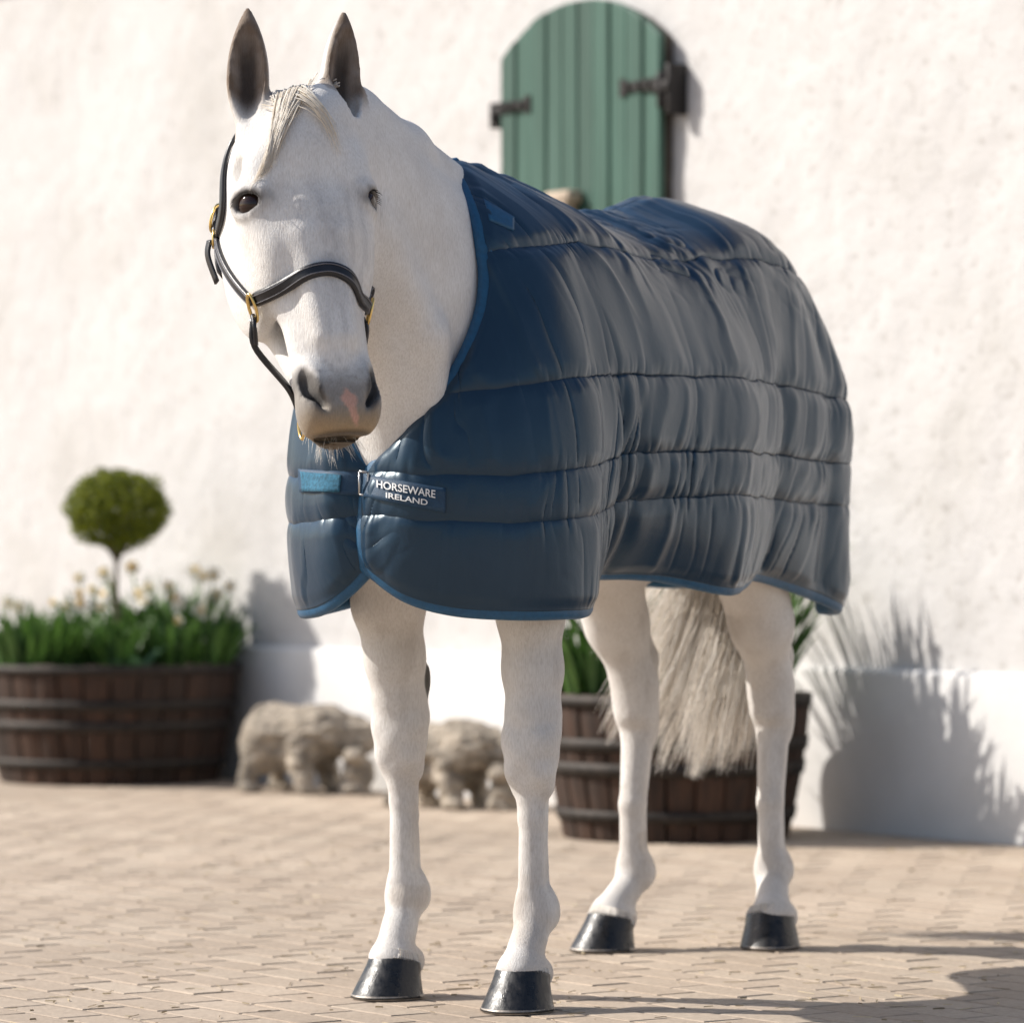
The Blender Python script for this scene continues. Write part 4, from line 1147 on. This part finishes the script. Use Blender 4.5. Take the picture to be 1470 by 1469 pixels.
# lettering on the strap
def text_mesh(body_, size, name, extr=0.0008):
    cu = bpy.data.curves.new(name, 'FONT'); cu.body = body_; cu.size = size; cu.align_x = 'LEFT'; cu.offset = 0.012; cu.extrude = 0.0
    ob = bpy.data.objects.new(name, cu); COL.objects.link(ob)
    dg = bpy.context.evaluated_depsgraph_get(); me = bpy.data.meshes.new_from_object(ob.evaluated_get(dg))
    v = np.zeros(len(me.vertices) * 3); me.vertices.foreach_get('co', v); fs = [tuple(p.vertices) for p in me.polygons]
    bpy.data.objects.remove(ob); bpy.data.meshes.remove(me); bpy.data.curves.remove(cu)
    return v.reshape(-1, 3), fs
def lay_text(body_, a0, a1, b0, b1, bold=0.0):
    v, fs = text_mesh(body_, 1.0, 'lettering')
    x = (v[:, 0] - v[:, 0].min()) / np.ptp(v[:, 0]); y = (v[:, 1] - v[:, 1].min()) / np.ptp(v[:, 1])
    A = a0 + (a1 - a0) * x; B = b1 + (b0 - b1) * y
    nu_, nv_ = SV.shape[:2]; fa, fb = A * (nu_ - 1), B * (nv_ - 1)
    ia, ib = np.clip(fa.astype(int), 0, nu_ - 2), np.clip(fb.astype(int), 0, nv_ - 2); ta, tb = (fa - ia)[:, None], (fb - ib)[:, None]
    def bil(G): return (G[ia, ib] * (1 - ta) + G[ia + 1, ib] * ta) * (1 - tb) + (G[ia, ib + 1] * (1 - ta) + G[ia + 1, ib + 1] * ta) * tb
    o = mesh_from('lettering', bil(SV) + bil(SN) * 0.0050, fs, M['white_thread'], strap, False)
    s_ = o.modifiers.new('thickness', 'SOLIDIFY'); s_.thickness = 0.0012; s_.offset = 1
    return o
lay_text('HORSEWARE', 0.19, 0.87, 0.16, 0.48)
lay_text('IRELAND', 0.30, 0.78, 0.60, 0.83)

# ================================================================== HALTER
halter = empty('halter', tuple(HO)); halter.rotation_euler = horse.rotation_euler
tag(halter, 'black leather halter with brass rings on the white horse head', 'halter')
def hpts(L, off=0.005, n=30):
    """head-coordinate way points -> points on the skin"""
    P = np.array(L, float); t = np.linspace(0, len(P) - 1, n)
    Q = catmull(P, t); q, g_ = H.snap(hd2h(Q), off)
    return smooth_path(q, 3), smooth_path(g_, 3)
def ribbon(q, g_, w, th, name, mat, parent, lift=0.0):
    T = np.gradient(q, axis=0); T /= np.linalg.norm(T, axis=1)[:, None] + 1e-9
    nn_ = g_ - T * np.sum(T * g_, 1)[:, None]; nn_ /= np.linalg.norm(nn_, axis=1)[:, None] + 1e-9
    S_ = np.cross(T, nn_); sec = [(-1, -.6), (-.85, 1), (-.4, 1.15), (.4, 1.15), (.85, 1), (1, -.6), (.8, -1), (-.8, -1)]
    Vs = np.stack([q + nn_ * lift + S_ * (a * w / 2) + nn_ * (b * th / 2) for a, b in sec], 1)
    m, n = Vs.shape[:2]; idx = np.arange(m * n).reshape(m, n); j = np.roll(idx, -1, 1)
    Fs = [tuple(x) for x in np.stack([idx[:-1], j[:-1], j[1:], idx[1:]], -1).reshape(-1, 4)]
    Fs += [tuple(idx[0][::-1]), tuple(idx[-1])]
    return mesh_from(name, Vs.reshape(-1, 3), Fs, mat, parent)
def px_on_head(px, py):
    """march a camera ray to the horse skin, return head coords"""
    r = ray(px, py); o_ = np.array([0, 0, CAMZ]); t = 7.0
    best = (9, t)
    for _ in range(400):
        p = w2h(o_ + r * t); d = float(H.sample(p[None])[0])
        if abs(d) < best[0]: best = (abs(d), t)
        if d < 0.002 or t > 8.3: break
        t += max(0.002, min(d * 0.6, 0.03))
    return (o_ + r * best[1] - HP) @ np.array([Du, Nn, Rr]).T
KX = 1.0
RING = px_on_head(367, 437)
RING2 = RING + np.array([0.0, -0.035, 0.012]); RINGL = RING2 * np.array([1, 1, -1])
nose = [RING + np.array([-0.006, 0.012, 0.0]), px_on_head(400, 415), px_on_head(440, 392), px_on_head(475, 386), px_on_head(503, 400), px_on_head(517, 432),
        RINGL + np.array([0.0, 0.01, 0.0])]
q, g_ = hpts(nose, 0.004, 40); nb = ribbon(q, g_, 0.028, 0.008, 'noseband', M['leather'], halter)
for s_ in (-1, 1):
    T = np.gradient(q, axis=0); T /= np.linalg.norm(T, axis=1)[:, None]; S_ = np.cross(T, g_)
    ribbon(q + S_ * 0.0072 * s_, g_, 0.0014, 0.002, 'stitching', M['stitch'], nb, 0.0052)
TOP = px_on_head(306, 345)
for sg in (-1, 1):
    mir = np.array([1, 1, -sg])
    RG = RING if sg < 0 else RING2
    a = (RG + np.array([-0.010, -0.008, 0])) * mir; b = TOP * mir
    q, g_ = hpts([a, (a + b) / 2, b], 0.004, 24); ch = ribbon(q, g_, 0.021, 0.008, 'cheekpiece', M['leather'], halter)
    for k_ in (-1, 1):
        T = np.gradient(q, axis=0); T /= np.linalg.norm(T, axis=1)[:, None]; S_ = np.cross(T, g_)
        ribbon(q + S_ * 0.0065 * k_, g_, 0.0013, 0.002, 'stitching', M['stitch'], ch, 0.0050)
    # crown strap over the poll, behind the ears
    c1 = b + np.array([-0.012, -0.02, 0]); 
    crown = [c1, np.array([0.15, -0.185, -0.10 * -sg * -1]) * np.array([1, 1, 1]), np.array([0.08, -0.165, 0.096 * sg * 1]), np.array([0.01, -0.150, 0.07 * sg]), np.array([-0.03, -0.15, 0.0])]
    crown[1] = np.array([0.155, -0.185, 0.098 * sg])
    q, g_ = hpts(crown, 0.005, 30); ribbon(q, g_, 0.022, 0.007, 'crown_strap', M['leather'], halter)
    # throat strap
    q, g_ = hpts([b + np.array([0.0, -0.015, 0]), np.array([0.27, -0.25, 0.075 * sg]), np.array([0.25, -0.285, 0.03 * sg]), np.array([0.25, -0.29, 0.0])], 0.006, 24)
    ribbon(q, g_, 0.018, 0.007, 'throat_strap', M['leather'], halter)
def ring_at(hc, rx, ry, tube, name='ring', off=0.010, tilt=0.0):
    q, g_ = H.snap(hd2h(np.array([hc])), off); c = q[0]; n1_ = g_[0]
    a = np.array([1, 0, 0]) @ HM; a = a - n1_ * a.dot(n1_); a /= np.linalg.norm(a); b = np.cross(n1_, a)
    a2 = a * math.cos(tilt) + b * math.sin(tilt); b2 = np.cross(n1_, a2)
    t = np.linspace(0, 2 * math.pi, 28, endpoint=False); m = MB()
    m.tube([c + a2 * rx * math.cos(x) + b2 * ry * math.sin(x) for x in t], tube, 8, closed=True)
    return m.build(name, M['brass'], halter)
for sg in (-1, 1):
    mir = np.array([1, 1, -sg])
    ring_at(((RING if sg < 0 else RING2) + np.array([0.004, 0, 0])) * mir, 0.026, 0.012, 0.0032, tilt=-0.35 * -sg)
    ring_at((TOP + np.array([-0.006, -0.008, 0])) * mir, 0.016, 0.013, 0.003)
    ring_at((TOP + np.array([-0.058, -0.028, 0])) * mir, 0.026, 0.017, 0.0033, 'buckle', 0.014)
    hc = (TOP + np.array([-0.058, -0.028, 0])) * mir
    q, g_ = hpts([hc + np.array([0.040, 0.008, 0]), hc, hc + np.array([-0.035, -0.012, 0])], 0.010, 14)
    ribbon(q, g_, 0.025, 0.009, 'buckle_strap', M['leather'], halter)
# chin strap hanging from the rings under the jaw
RW = hd2h(RING); a = hd2h(RING + np.array([0.030, -0.004, -0.006]))
def freecurve(L, n=24):
    P = np.array(L, float); return catmull(P, np.linspace(0, len(P) - 1, n))
chin = np.array([0.535, -0.155, 0.0])
cl = [RING + np.array([0.026, -0.006, -0.008]), RING + np.array([0.075, -0.020, -0.006]), np.array([0.505, -0.150, -0.056]), np.array([0.545, -0.178, -0.03]), np.array([0.545, -0.185, 0.0])]
for sg in (-1, 1):
    L = [(c + (RING2 - RING if sg > 0 and i_ < 2 else 0)) * np.array([1, 1, -sg]) for i_, c in enumerate(cl)]
    q = hd2h(freecurve(L, 30)); ctr_ = hd2h(np.array([0.48, -0.08, 0.0])); g_ = q - ctr_; g_ /= np.linalg.norm(g_, axis=1)[:, None]
    ribbon(q, g_, 0.015, 0.008, 'chin_strap', M['leather'], halter)
    lp = [(c + (RING2 - RING if sg > 0 else 0)) * np.array([1, 1, -sg]) for c in (RING + np.array([0.020, -0.002, -0.008]), RING + np.array([0.045, 0.006, -0.010]), RING + np.array([0.075, -0.012, -0.006]))]
    q = hd2h(freecurve(lp, 14)); g_ = q - ctr_; g_ /= np.linalg.norm(g_, axis=1)[:, None]
    ribbon(q, g_, 0.010, 0.007, 'keeper_loop', M['leather'], halter)
m = MB(); c = hd2h(np.array([0.570, -0.185, -0.030])); t = np.linspace(0, 2 * math.pi, 24, endpoint=False)
ax_ = np.array([1, 0, 0]) @ HM; bx_ = np.array([0, 1, 0]) @ HM
m.tube([c + ax_ * 0.022 * math.cos(x) + bx_ * 0.014 * math.sin(x) for x in t], 0.003, 8, closed=True); m.build('lead_ring', M['brass'], halter)
# loose strap end hanging below the upper ring
e0 = TOP + np.array([-0.004, -0.010, -0.004])
q = hd2h(freecurve([e0, e0 + np.array([0.030, -0.004, -0.006]), e0 + np.array([0.085, 0.004, 0.002])], 14)); g_ = np.tile(np.array([0.3, 0.2, -1.0]) @ HM, (14, 1))
ribbon(q, g_, 0.016, 0.005, 'strap_end', M['leather'], halter)

# ================================================================== TUBS AND PLANTS
def tub(cx, cy, rt, rb, h, label, nst=26, seed=0, wet=None):
    rr = random.Random(seed)
    t = empty('barrel_planter', (cx, cy, 0)); tag(t, label, 'planter', 'half-barrel planters by the wall')
    for k in range(nst):
        a0 = 2 * math.pi * (k + 0.03) / nst; a1 = 2 * math.pi * (k + 0.97) / nst; V = []
        jr = rr.uniform(-0.004, 0.004); jz = rr.uniform(-0.008, 0.006)
        nz_ = 6
        for i in range(nz_):
            q_ = i / (nz_ - 1); r = rb + (rt - rb) * q_ + 0.018 * math.sin(q_ * 2.3) + jr
            for (rad, a) in ((r, a0), (r + 0.004, (a0 + a1) / 2), (r, a1), (r - 0.028, a1), (r - 0.028, a0)):
                V.append((rad * math.cos(a), rad * math.sin(a), q_ * (h + jz)))
        Fc = [(4, 3, 2, 1, 0), tuple((nz_ - 1) * 5 + i for i in range(5))]
        for i in range(nz_ - 1):
            for j in range(5): Fc.append((i * 5 + j, i * 5 + (j + 1) % 5, (i + 1) * 5 + (j + 1) % 5, (i + 1) * 5 + j))
        bevel(mesh_from('stave', V, Fc, M['stave'], t, False), 0.004, 1)
    for (z0, hh) in ((0.06, 0.035), (0.20, 0.04), (h - 0.17, 0.04), (h - 0.035, 0.035)):
        V = []; n = 48
        for (dz, dr) in ((0, 0.001), (0, 0.006), (hh, 0.006), (hh, 0.001)):
            q_ = (z0 + dz) / h; r = rb + (rt - rb) * q_ + 0.018 * math.sin(q_ * 2.3) + 0.006 + dr
            V += [(r * math.cos(2 * math.pi * k / n), r * math.sin(2 * math.pi * k / n), z0 + dz) for k in range(n)]
        Fc = []
        for i in range(4):
            for k in range(n): Fc.append((i * n + k, i * n + (k + 1) % n, ((i + 1) % 4) * n + (k + 1) % n, ((i + 1) % 4) * n + k))
        mesh_from('hoop', V, Fc, M['hoop'], t)
    m = MB(); n = 32; rs = rt - 0.02
    m.add([(0, 0, h - 0.03)] + [(rs * math.cos(2 * math.pi * k / n), rs * math.sin(2 * math.pi * k / n), h - 0.05) for k in range(n)],
          [(0, 1 + k, 1 + (k + 1) % n) for k in range(n)])
    m.build('soil', M['soil'], t)
    return t
def leaf_blade(m, p0, d, L, w, bend, rr, segs=6, tone=0.5, curl=0.0):
    d = np.asarray(d, float); d /= np.linalg.norm(d); side = np.cross(d, Z3); nn_ = np.linalg.norm(side)
    side = side / nn_ if nn_ > 1e-3 else np.array([1.0, 0, 0])
    p = np.array(p0, float); dirv = d.copy(); V = []
    out = np.array([d[0], d[1], 0]); nn_ = np.linalg.norm(out); out = out / nn_ if nn_ > 1e-3 else np.array([1.0, 0, 0])
    for i in range(segs + 1):
        t = i / segs; wi = w * (math.sin(math.pi * min(1, 0.12 + t * 0.88)) ** 0.55) * (1 if t < 1 else 0.1)
        fold = np.cross(side, dirv) * wi * 0.35
        V += [p - side * wi / 2 + fold, p, p + side * wi / 2 + fold]
        dirv = dirv + out * bend / segs - Z3 * bend * t * 1.2 / segs; dirv /= np.linalg.norm(dirv)
        p = p + dirv * L / segs
    Fc = []
    for i in range(segs):
        a = i * 3; Fc += [(a, a + 1, a + 4, a + 3), (a + 1, a + 2, a + 5, a + 4)]
    m.add(V, Fc, tone)
def flower(parent, p, d, rr, size=0.03):
    d = np.asarray(d, float); d /= np.linalg.norm(d); a = np.cross(d, Z3); a /= np.linalg.norm(a); b = np.cross(d, a)
    m = MB()
    for k in range(6):
        t = 2 * math.pi * k / 6; e = a * math.cos(t) + b * math.sin(t); f = np.cross(d, e)
        V = [p, p + e * size * 0.55 + f * size * 0.32 + d * 0.004, p + e * size * 1.05 + d * rr.uniform(-0.006, 0.004), p + e * size * 0.55 - f * size * 0.32 + d * 0.004]
        m.add(V, [(0, 1, 2, 3)], rr.random())
    fl = m.build('flower', M['petal'], parent)
    m = MB(); V = []
    for (q_, r) in ((0, 0.25), (0.4, 0.36), (0.55, 0.45)):
        V += [p + d * size * q_ + (a * math.cos(t) + b * math.sin(t)) * size * r for t in np.linspace(0, 2 * math.pi, 9)[:-1]]
    Fc = [(i * 8 + k, i * 8 + (k + 1) % 8, (i + 1) * 8 + (k + 1) % 8, (i + 1) * 8 + k) for i in range(2) for k in range(8)]
    m.add(V, Fc, rr.random()); m.build('corona', M['corona'], fl)
def clump(x, y, z0, label, seed, nleaf=46, hgt=0.36, nfl=4, spread=0.10, group='daffodil clumps in the planters', flsize=0.036):
    rr = random.Random(seed); c = empty('daffodil_clump', (x, y, z0)); tag(c, label, 'plant', group)
    m = MB()
    for k in range(nleaf):
        a = rr.uniform(0, 6.283); q_ = math.sqrt(rr.random())
        tilt = 0.08 + 0.35 * q_ * rr.random()
        leaf_blade(m, (spread * q_ * math.cos(a), spread * q_ * math.sin(a), -0.03), (math.cos(a) * tilt, math.sin(a) * tilt, 1), hgt * rr.uniform(0.6, 1.08), rr.uniform(0.016, 0.032), rr.uniform(0.05, 0.7), rr, tone=rr.random())
    m.build('leaves', M['daff'], c)
    for k in range(nfl):
        a = rr.uniform(0, 6.283); q_ = rr.random() ** 0.5 * (spread + 0.04); hz = hgt * rr.uniform(0.75, 1.12)
        top = np.array([q_ * math.cos(a), q_ * math.sin(a), hz]); st = MB()
        st.tube([(0.4 * top[0], 0.4 * top[1], -0.03), (0.8 * top[0], 0.8 * top[1], hz * 0.6), top], [0.004, 0.0035, 0.003], 5)
        st.C = [0.6] * len(st.V); st.build('stem', M['daff'], c)
        flower(c, top, (rr.uniform(-0.9, 0.6), rr.uniform(-1, -0.2), rr.uniform(-0.2, 0.4)), rr, flsize * rr.uniform(0.85, 1.15))
    return c

HT = 0.45
# planter with topiary
YA = 16.20; XA = (157 - CX) / F_PX * YA
tub(XA, YA, 0.485, 0.415, HT, 'wide dark oak half-barrel planter holding the ball topiary and daffodils', nst=30, seed=1)
YC = 13.10; XC = (970 - CX) / F_PX * YC
tub(XC, YC, 0.40, 0.345, 0.445, 'brown half-barrel planter behind the hind legs of the horse', seed=3)
# topiary
tp = empty('ball_topiary', ((168 - CX) / F_PX * YA, YA, HT - 0.04)); tag(tp, 'clipped round box topiary on a thin bare stem above daffodils', 'topiary')
m = MB(); m.tube([(0.0, 0, -0.02), (0.006, 0, 0.15), (-0.004, 0.0, 0.30), (0.0, 0, 0.50)], [0.013, 0.011, 0.010, 0.008], 8)
for k in range(12):
    a = random.uniform(0, 6.28); b_ = random.uniform(-0.6, 0.9)
    m.tube([(0, 0, 0.42), (0.09 * math.cos(a), 0.09 * math.sin(a), 0.57 + 0.08 * b_)], [0.005, 0.003], 5)
m.build('trunk', M['bark'], tp)
zc = CAMZ + (HOR - 731) / F_PX * YA - (HT - 0.04)
m = MB(); rr = random.Random(5)
for k in range(9000):
    d = np.array([rr.gauss(0, 1), rr.gauss(0, 1), rr.gauss(0, 1)]); d /= np.linalg.norm(d)
    q_ = (rr.uniform(0.80, 1.03) if k % 60 else rr.uniform(1.0, 1.10)) if k % 4 else rr.uniform(0.5, 0.9)
    lump = 1 + 0.09 * float(noise(d[0] * 3.2, d[1] * 3.2, d[2] * 3.2))
    p = d * q_ * lump * np.array([0.192, 0.192, 0.150]) + np.array([0, 0, zc])
    e = np.array([rr.gauss(0, 1), rr.gauss(0, 1), rr.gauss(0, 1)]) + d * 1.2; e /= np.linalg.norm(e)
    s1 = np.cross(e, d + 0.01); s1 /= np.linalg.norm(s1) + 1e-6; L = rr.uniform(0.014, 0.024)
    m.add([p, p + e * L * 0.5 + s1 * L * 0.3, p + e * L, p + e * L * 0.5 - s1 * L * 0.3], [(0, 1, 2, 3)], rr.random())
m.build('crown', M['box'], tp)
# daffodils in the topiary planter
cl_spots = [(100, 0.30, 0.30, 2), (140, 0.22, 0.34, 2), (195, 0.25, 0.40, 2), (232, 0.2, 0.40, 3), (268, 0.12, 0.38, 3), (300, 0.12, 0.34, 3), (118, -0.12, 0.30, 3), (170, -0.2, 0.28, 2), (245, -0.14, 0.32, 3), (296, -0.08, 0.26, 3)]
for i, (px, dy, hg, nf) in enumerate(cl_spots):
    y = YA + dy; clump((px - CX) / F_PX * y, y, HT - 0.03, 'tall leafy daffodil clump crowded round the topiary stem', 20 + i, 46, hg, nf, 0.085, 'daffodil clumps around the topiary')
# one broad tulip leaf plant
tl = empty('tulip_plant', ((205 - CX) / F_PX * (YA - 0.3), YA - 0.30, HT - 0.03)); tag(tl, 'broad pale green leaf plant leaning over the topiary planter rim', 'plant')
m = MB(); rr = random.Random(11)
for k, (dx, dy, dz, L, w) in enumerate(((1, -0.15, 0.55, 0.16, 0.05), (-0.7, -0.3, 0.8, 0.16, 0.045), (0.3, 0.2, 1, 0.20, 0.05), (-0.2, -0.5, 0.9, 0.15, 0.045), (0.8, -0.4, 0.4, 0.15, 0.05))):
    leaf_blade(m, (0, 0, -0.02), (dx, dy, dz), L, w, 0.9, rr, tone=rr.uniform(0.6, 1))
m.build('leaves', M['tulip'], tl)
for i, (px, dy, hg, nf) in enumerate([(5, 0.10, 0.30, 1), (30, -0.10, 0.29, 1), (58, 0.10, 0.30, 1), (75, -0.18, 0.27, 0), (42, -0.24, 0.24, 0)]):
    y = YA + dy; clump((px - CX) / F_PX * y, y, HT - 0.03, 'low dense daffodil leaves at the end of the topiary planter away from the logs', 40 + i, 60, hg, nf, 0.10, 'low daffodil leaves in the topiary planter')
# plants in the planter behind the horse
for i, (px, dy, hg, nf) in enumerate([(832, 0.0, 0.30, 2), (868, -0.16, 0.34, 1), (900, 0.15, 0.50, 2), (945, -0.14, 0.62, 2), (975, 0.16, 0.64, 3), (1015, -0.04, 0.62, 3), (1050, 0.14, 0.58, 2), (1070, -0.08, 0.44, 1)]):
    y = YC + dy; clump((px - CX) / F_PX * y, y, 0.445 - 0.03, 'green daffodil clump in the planter behind the horse', 60 + i, 80, hg, nf, 0.11, 'daffodils in the planter behind the horse')

# ================================================================== GNARLED LOGS
def log(px, py, yaw, scale, label, seed):
    rr = random.Random(seed)
    E = SDF((-0.33, -0.19, -0.01), (0.36, 0.19, 0.36), 0.006)
    E.cone((-0.14, 0, 0.185), 0.120, (0.06, 0, 0.205), 0.108, 0.01)
    E.ell((-0.15, 0.0, 0.20), (0.085, 0.115, 0.115), k=0.03)
    E.ell((0.06, 0.0, 0.225), (0.13, 0.105, 0.085), k=0.04)
    E.cone((0.10, 0.02, 0.22), 0.085, (0.225, 0.03, 0.205), 0.060, 0.03)               # broken limb end
    E.cone((0.215, -0.02, 0.0), 0.066, (0.215, -0.01, 0.10), 0.050, 0.02)              # stump under the broken end
    E.ell((0.225, -0.06, 0.135), (0.035, 0.035, 0.035), k=0.02)
    for (f0, l0, f1, l1, r0, r1) in ((-0.17, -0.07, -0.205, -0.095, 0.050, 0.026), (-0.16, 0.07, -0.18, 0.10, 0.050, 0.03),
                                     (0.02, -0.075, 0.055, -0.105, 0.058, 0.034), (0.03, 0.07, 0.05, 0.10, 0.055, 0.034)):
        E.cone((f0, l0, 0.15), r0, (f1, l1, 0.028), r1, 0.03)                          # root stubs it stands on
        E.ell((f1 + 0.022, l1 - 0.006, 0.016), (0.042, 0.030, 0.020), k=0.015)
    E.cone((0.125, -0.12, 0.13), 0.040, (0.135, 0.0, 0.10), 0.040, 0.02, sub=True)      # rotten hollow
    E.ell((-0.06, -0.125, 0.16), (0.05, 0.03, 0.03), k=0.03, sub=True)
    V, Fq_ = E.nets()
    nn_ = noise(V[:, 0] * 9 + seed, V[:, 1] * 45, V[:, 2] * 45) * 0.010 + noise(V[:, 0] * 34, V[:, 1] * 70 + seed, V[:, 2] * 70) * 0.005 + noise(V[:, 0] * 12, V[:, 1] * 12, V[:, 2] * 12 + seed) * 0.008
    V = V + E.grad(V) * nn_[:, None]
    V[:, 2] = np.maximum(V[:, 2], 0.0)
    p = on_ground(px, py)
    o = mesh_from('gnarled_log', V * scale, Fq_, M['stone'])
    o.location = (p[0], p[1], 0.0); o.rotation_euler = (0, 0, yaw)
    tag(o, label, 'log')
    return o
log(440, 1138, math.radians(-26), 1.0, 'pale weathered log on root stubs beside the topiary planter', 1)
log(652, 1160, math.radians(-30), 0.94, 'pale weathered log on root stubs beside the planter behind the horse', 5)

# ================================================================== straw and grit on the paving
Vs, Fs, Cs = [], [], []; rr = random.Random(3)
for i in range(900):
    y = 7.6 + 6.0 * rr.random() ** 1.3; x = rr.uniform(-0.16, 0.16) * y
    if (np.array([x, y]) - W0) @ WN < 0.1: continue
    a = rr.uniform(0, 3.14); L = rr.uniform(0.004, 0.03) if i % 3 else rr.uniform(0.02, 0.06); w = rr.uniform(0.0015, 0.004) if i % 3 else 0.0016
    d = np.array([math.cos(a), math.sin(a), 0]); e = np.array([-d[1], d[0], 0]); c = np.array([x, y, 0.0025]); b0 = len(Vs)
    for sx, sy in ((-1, -1), (1, -1), (1, 1), (-1, 1)): Vs.append(c + d * L / 2 * sx + e * w / 2 * sy)
    for sx in (-1, 1): Vs.append(c + d * L / 2 * sx * 0.9 + Z3 * w * 0.8)
    Fs += [(b0, b0 + 1, b0 + 5, b0 + 4), (b0 + 2, b0 + 3, b0 + 4, b0 + 5), (b0 + 1, b0 + 2, b0 + 5), (b0 + 3, b0, b0 + 4)]; Cs += [rr.random()] * 6
o = mesh_from('straw_and_grit', np.array(Vs), Fs, mat_hair('dry_straw', (0.20, 0.15, 0.09), (0.62, 0.52, 0.34)), pav, False, colors=np.array(Cs)); tag(o, kind='stuff')
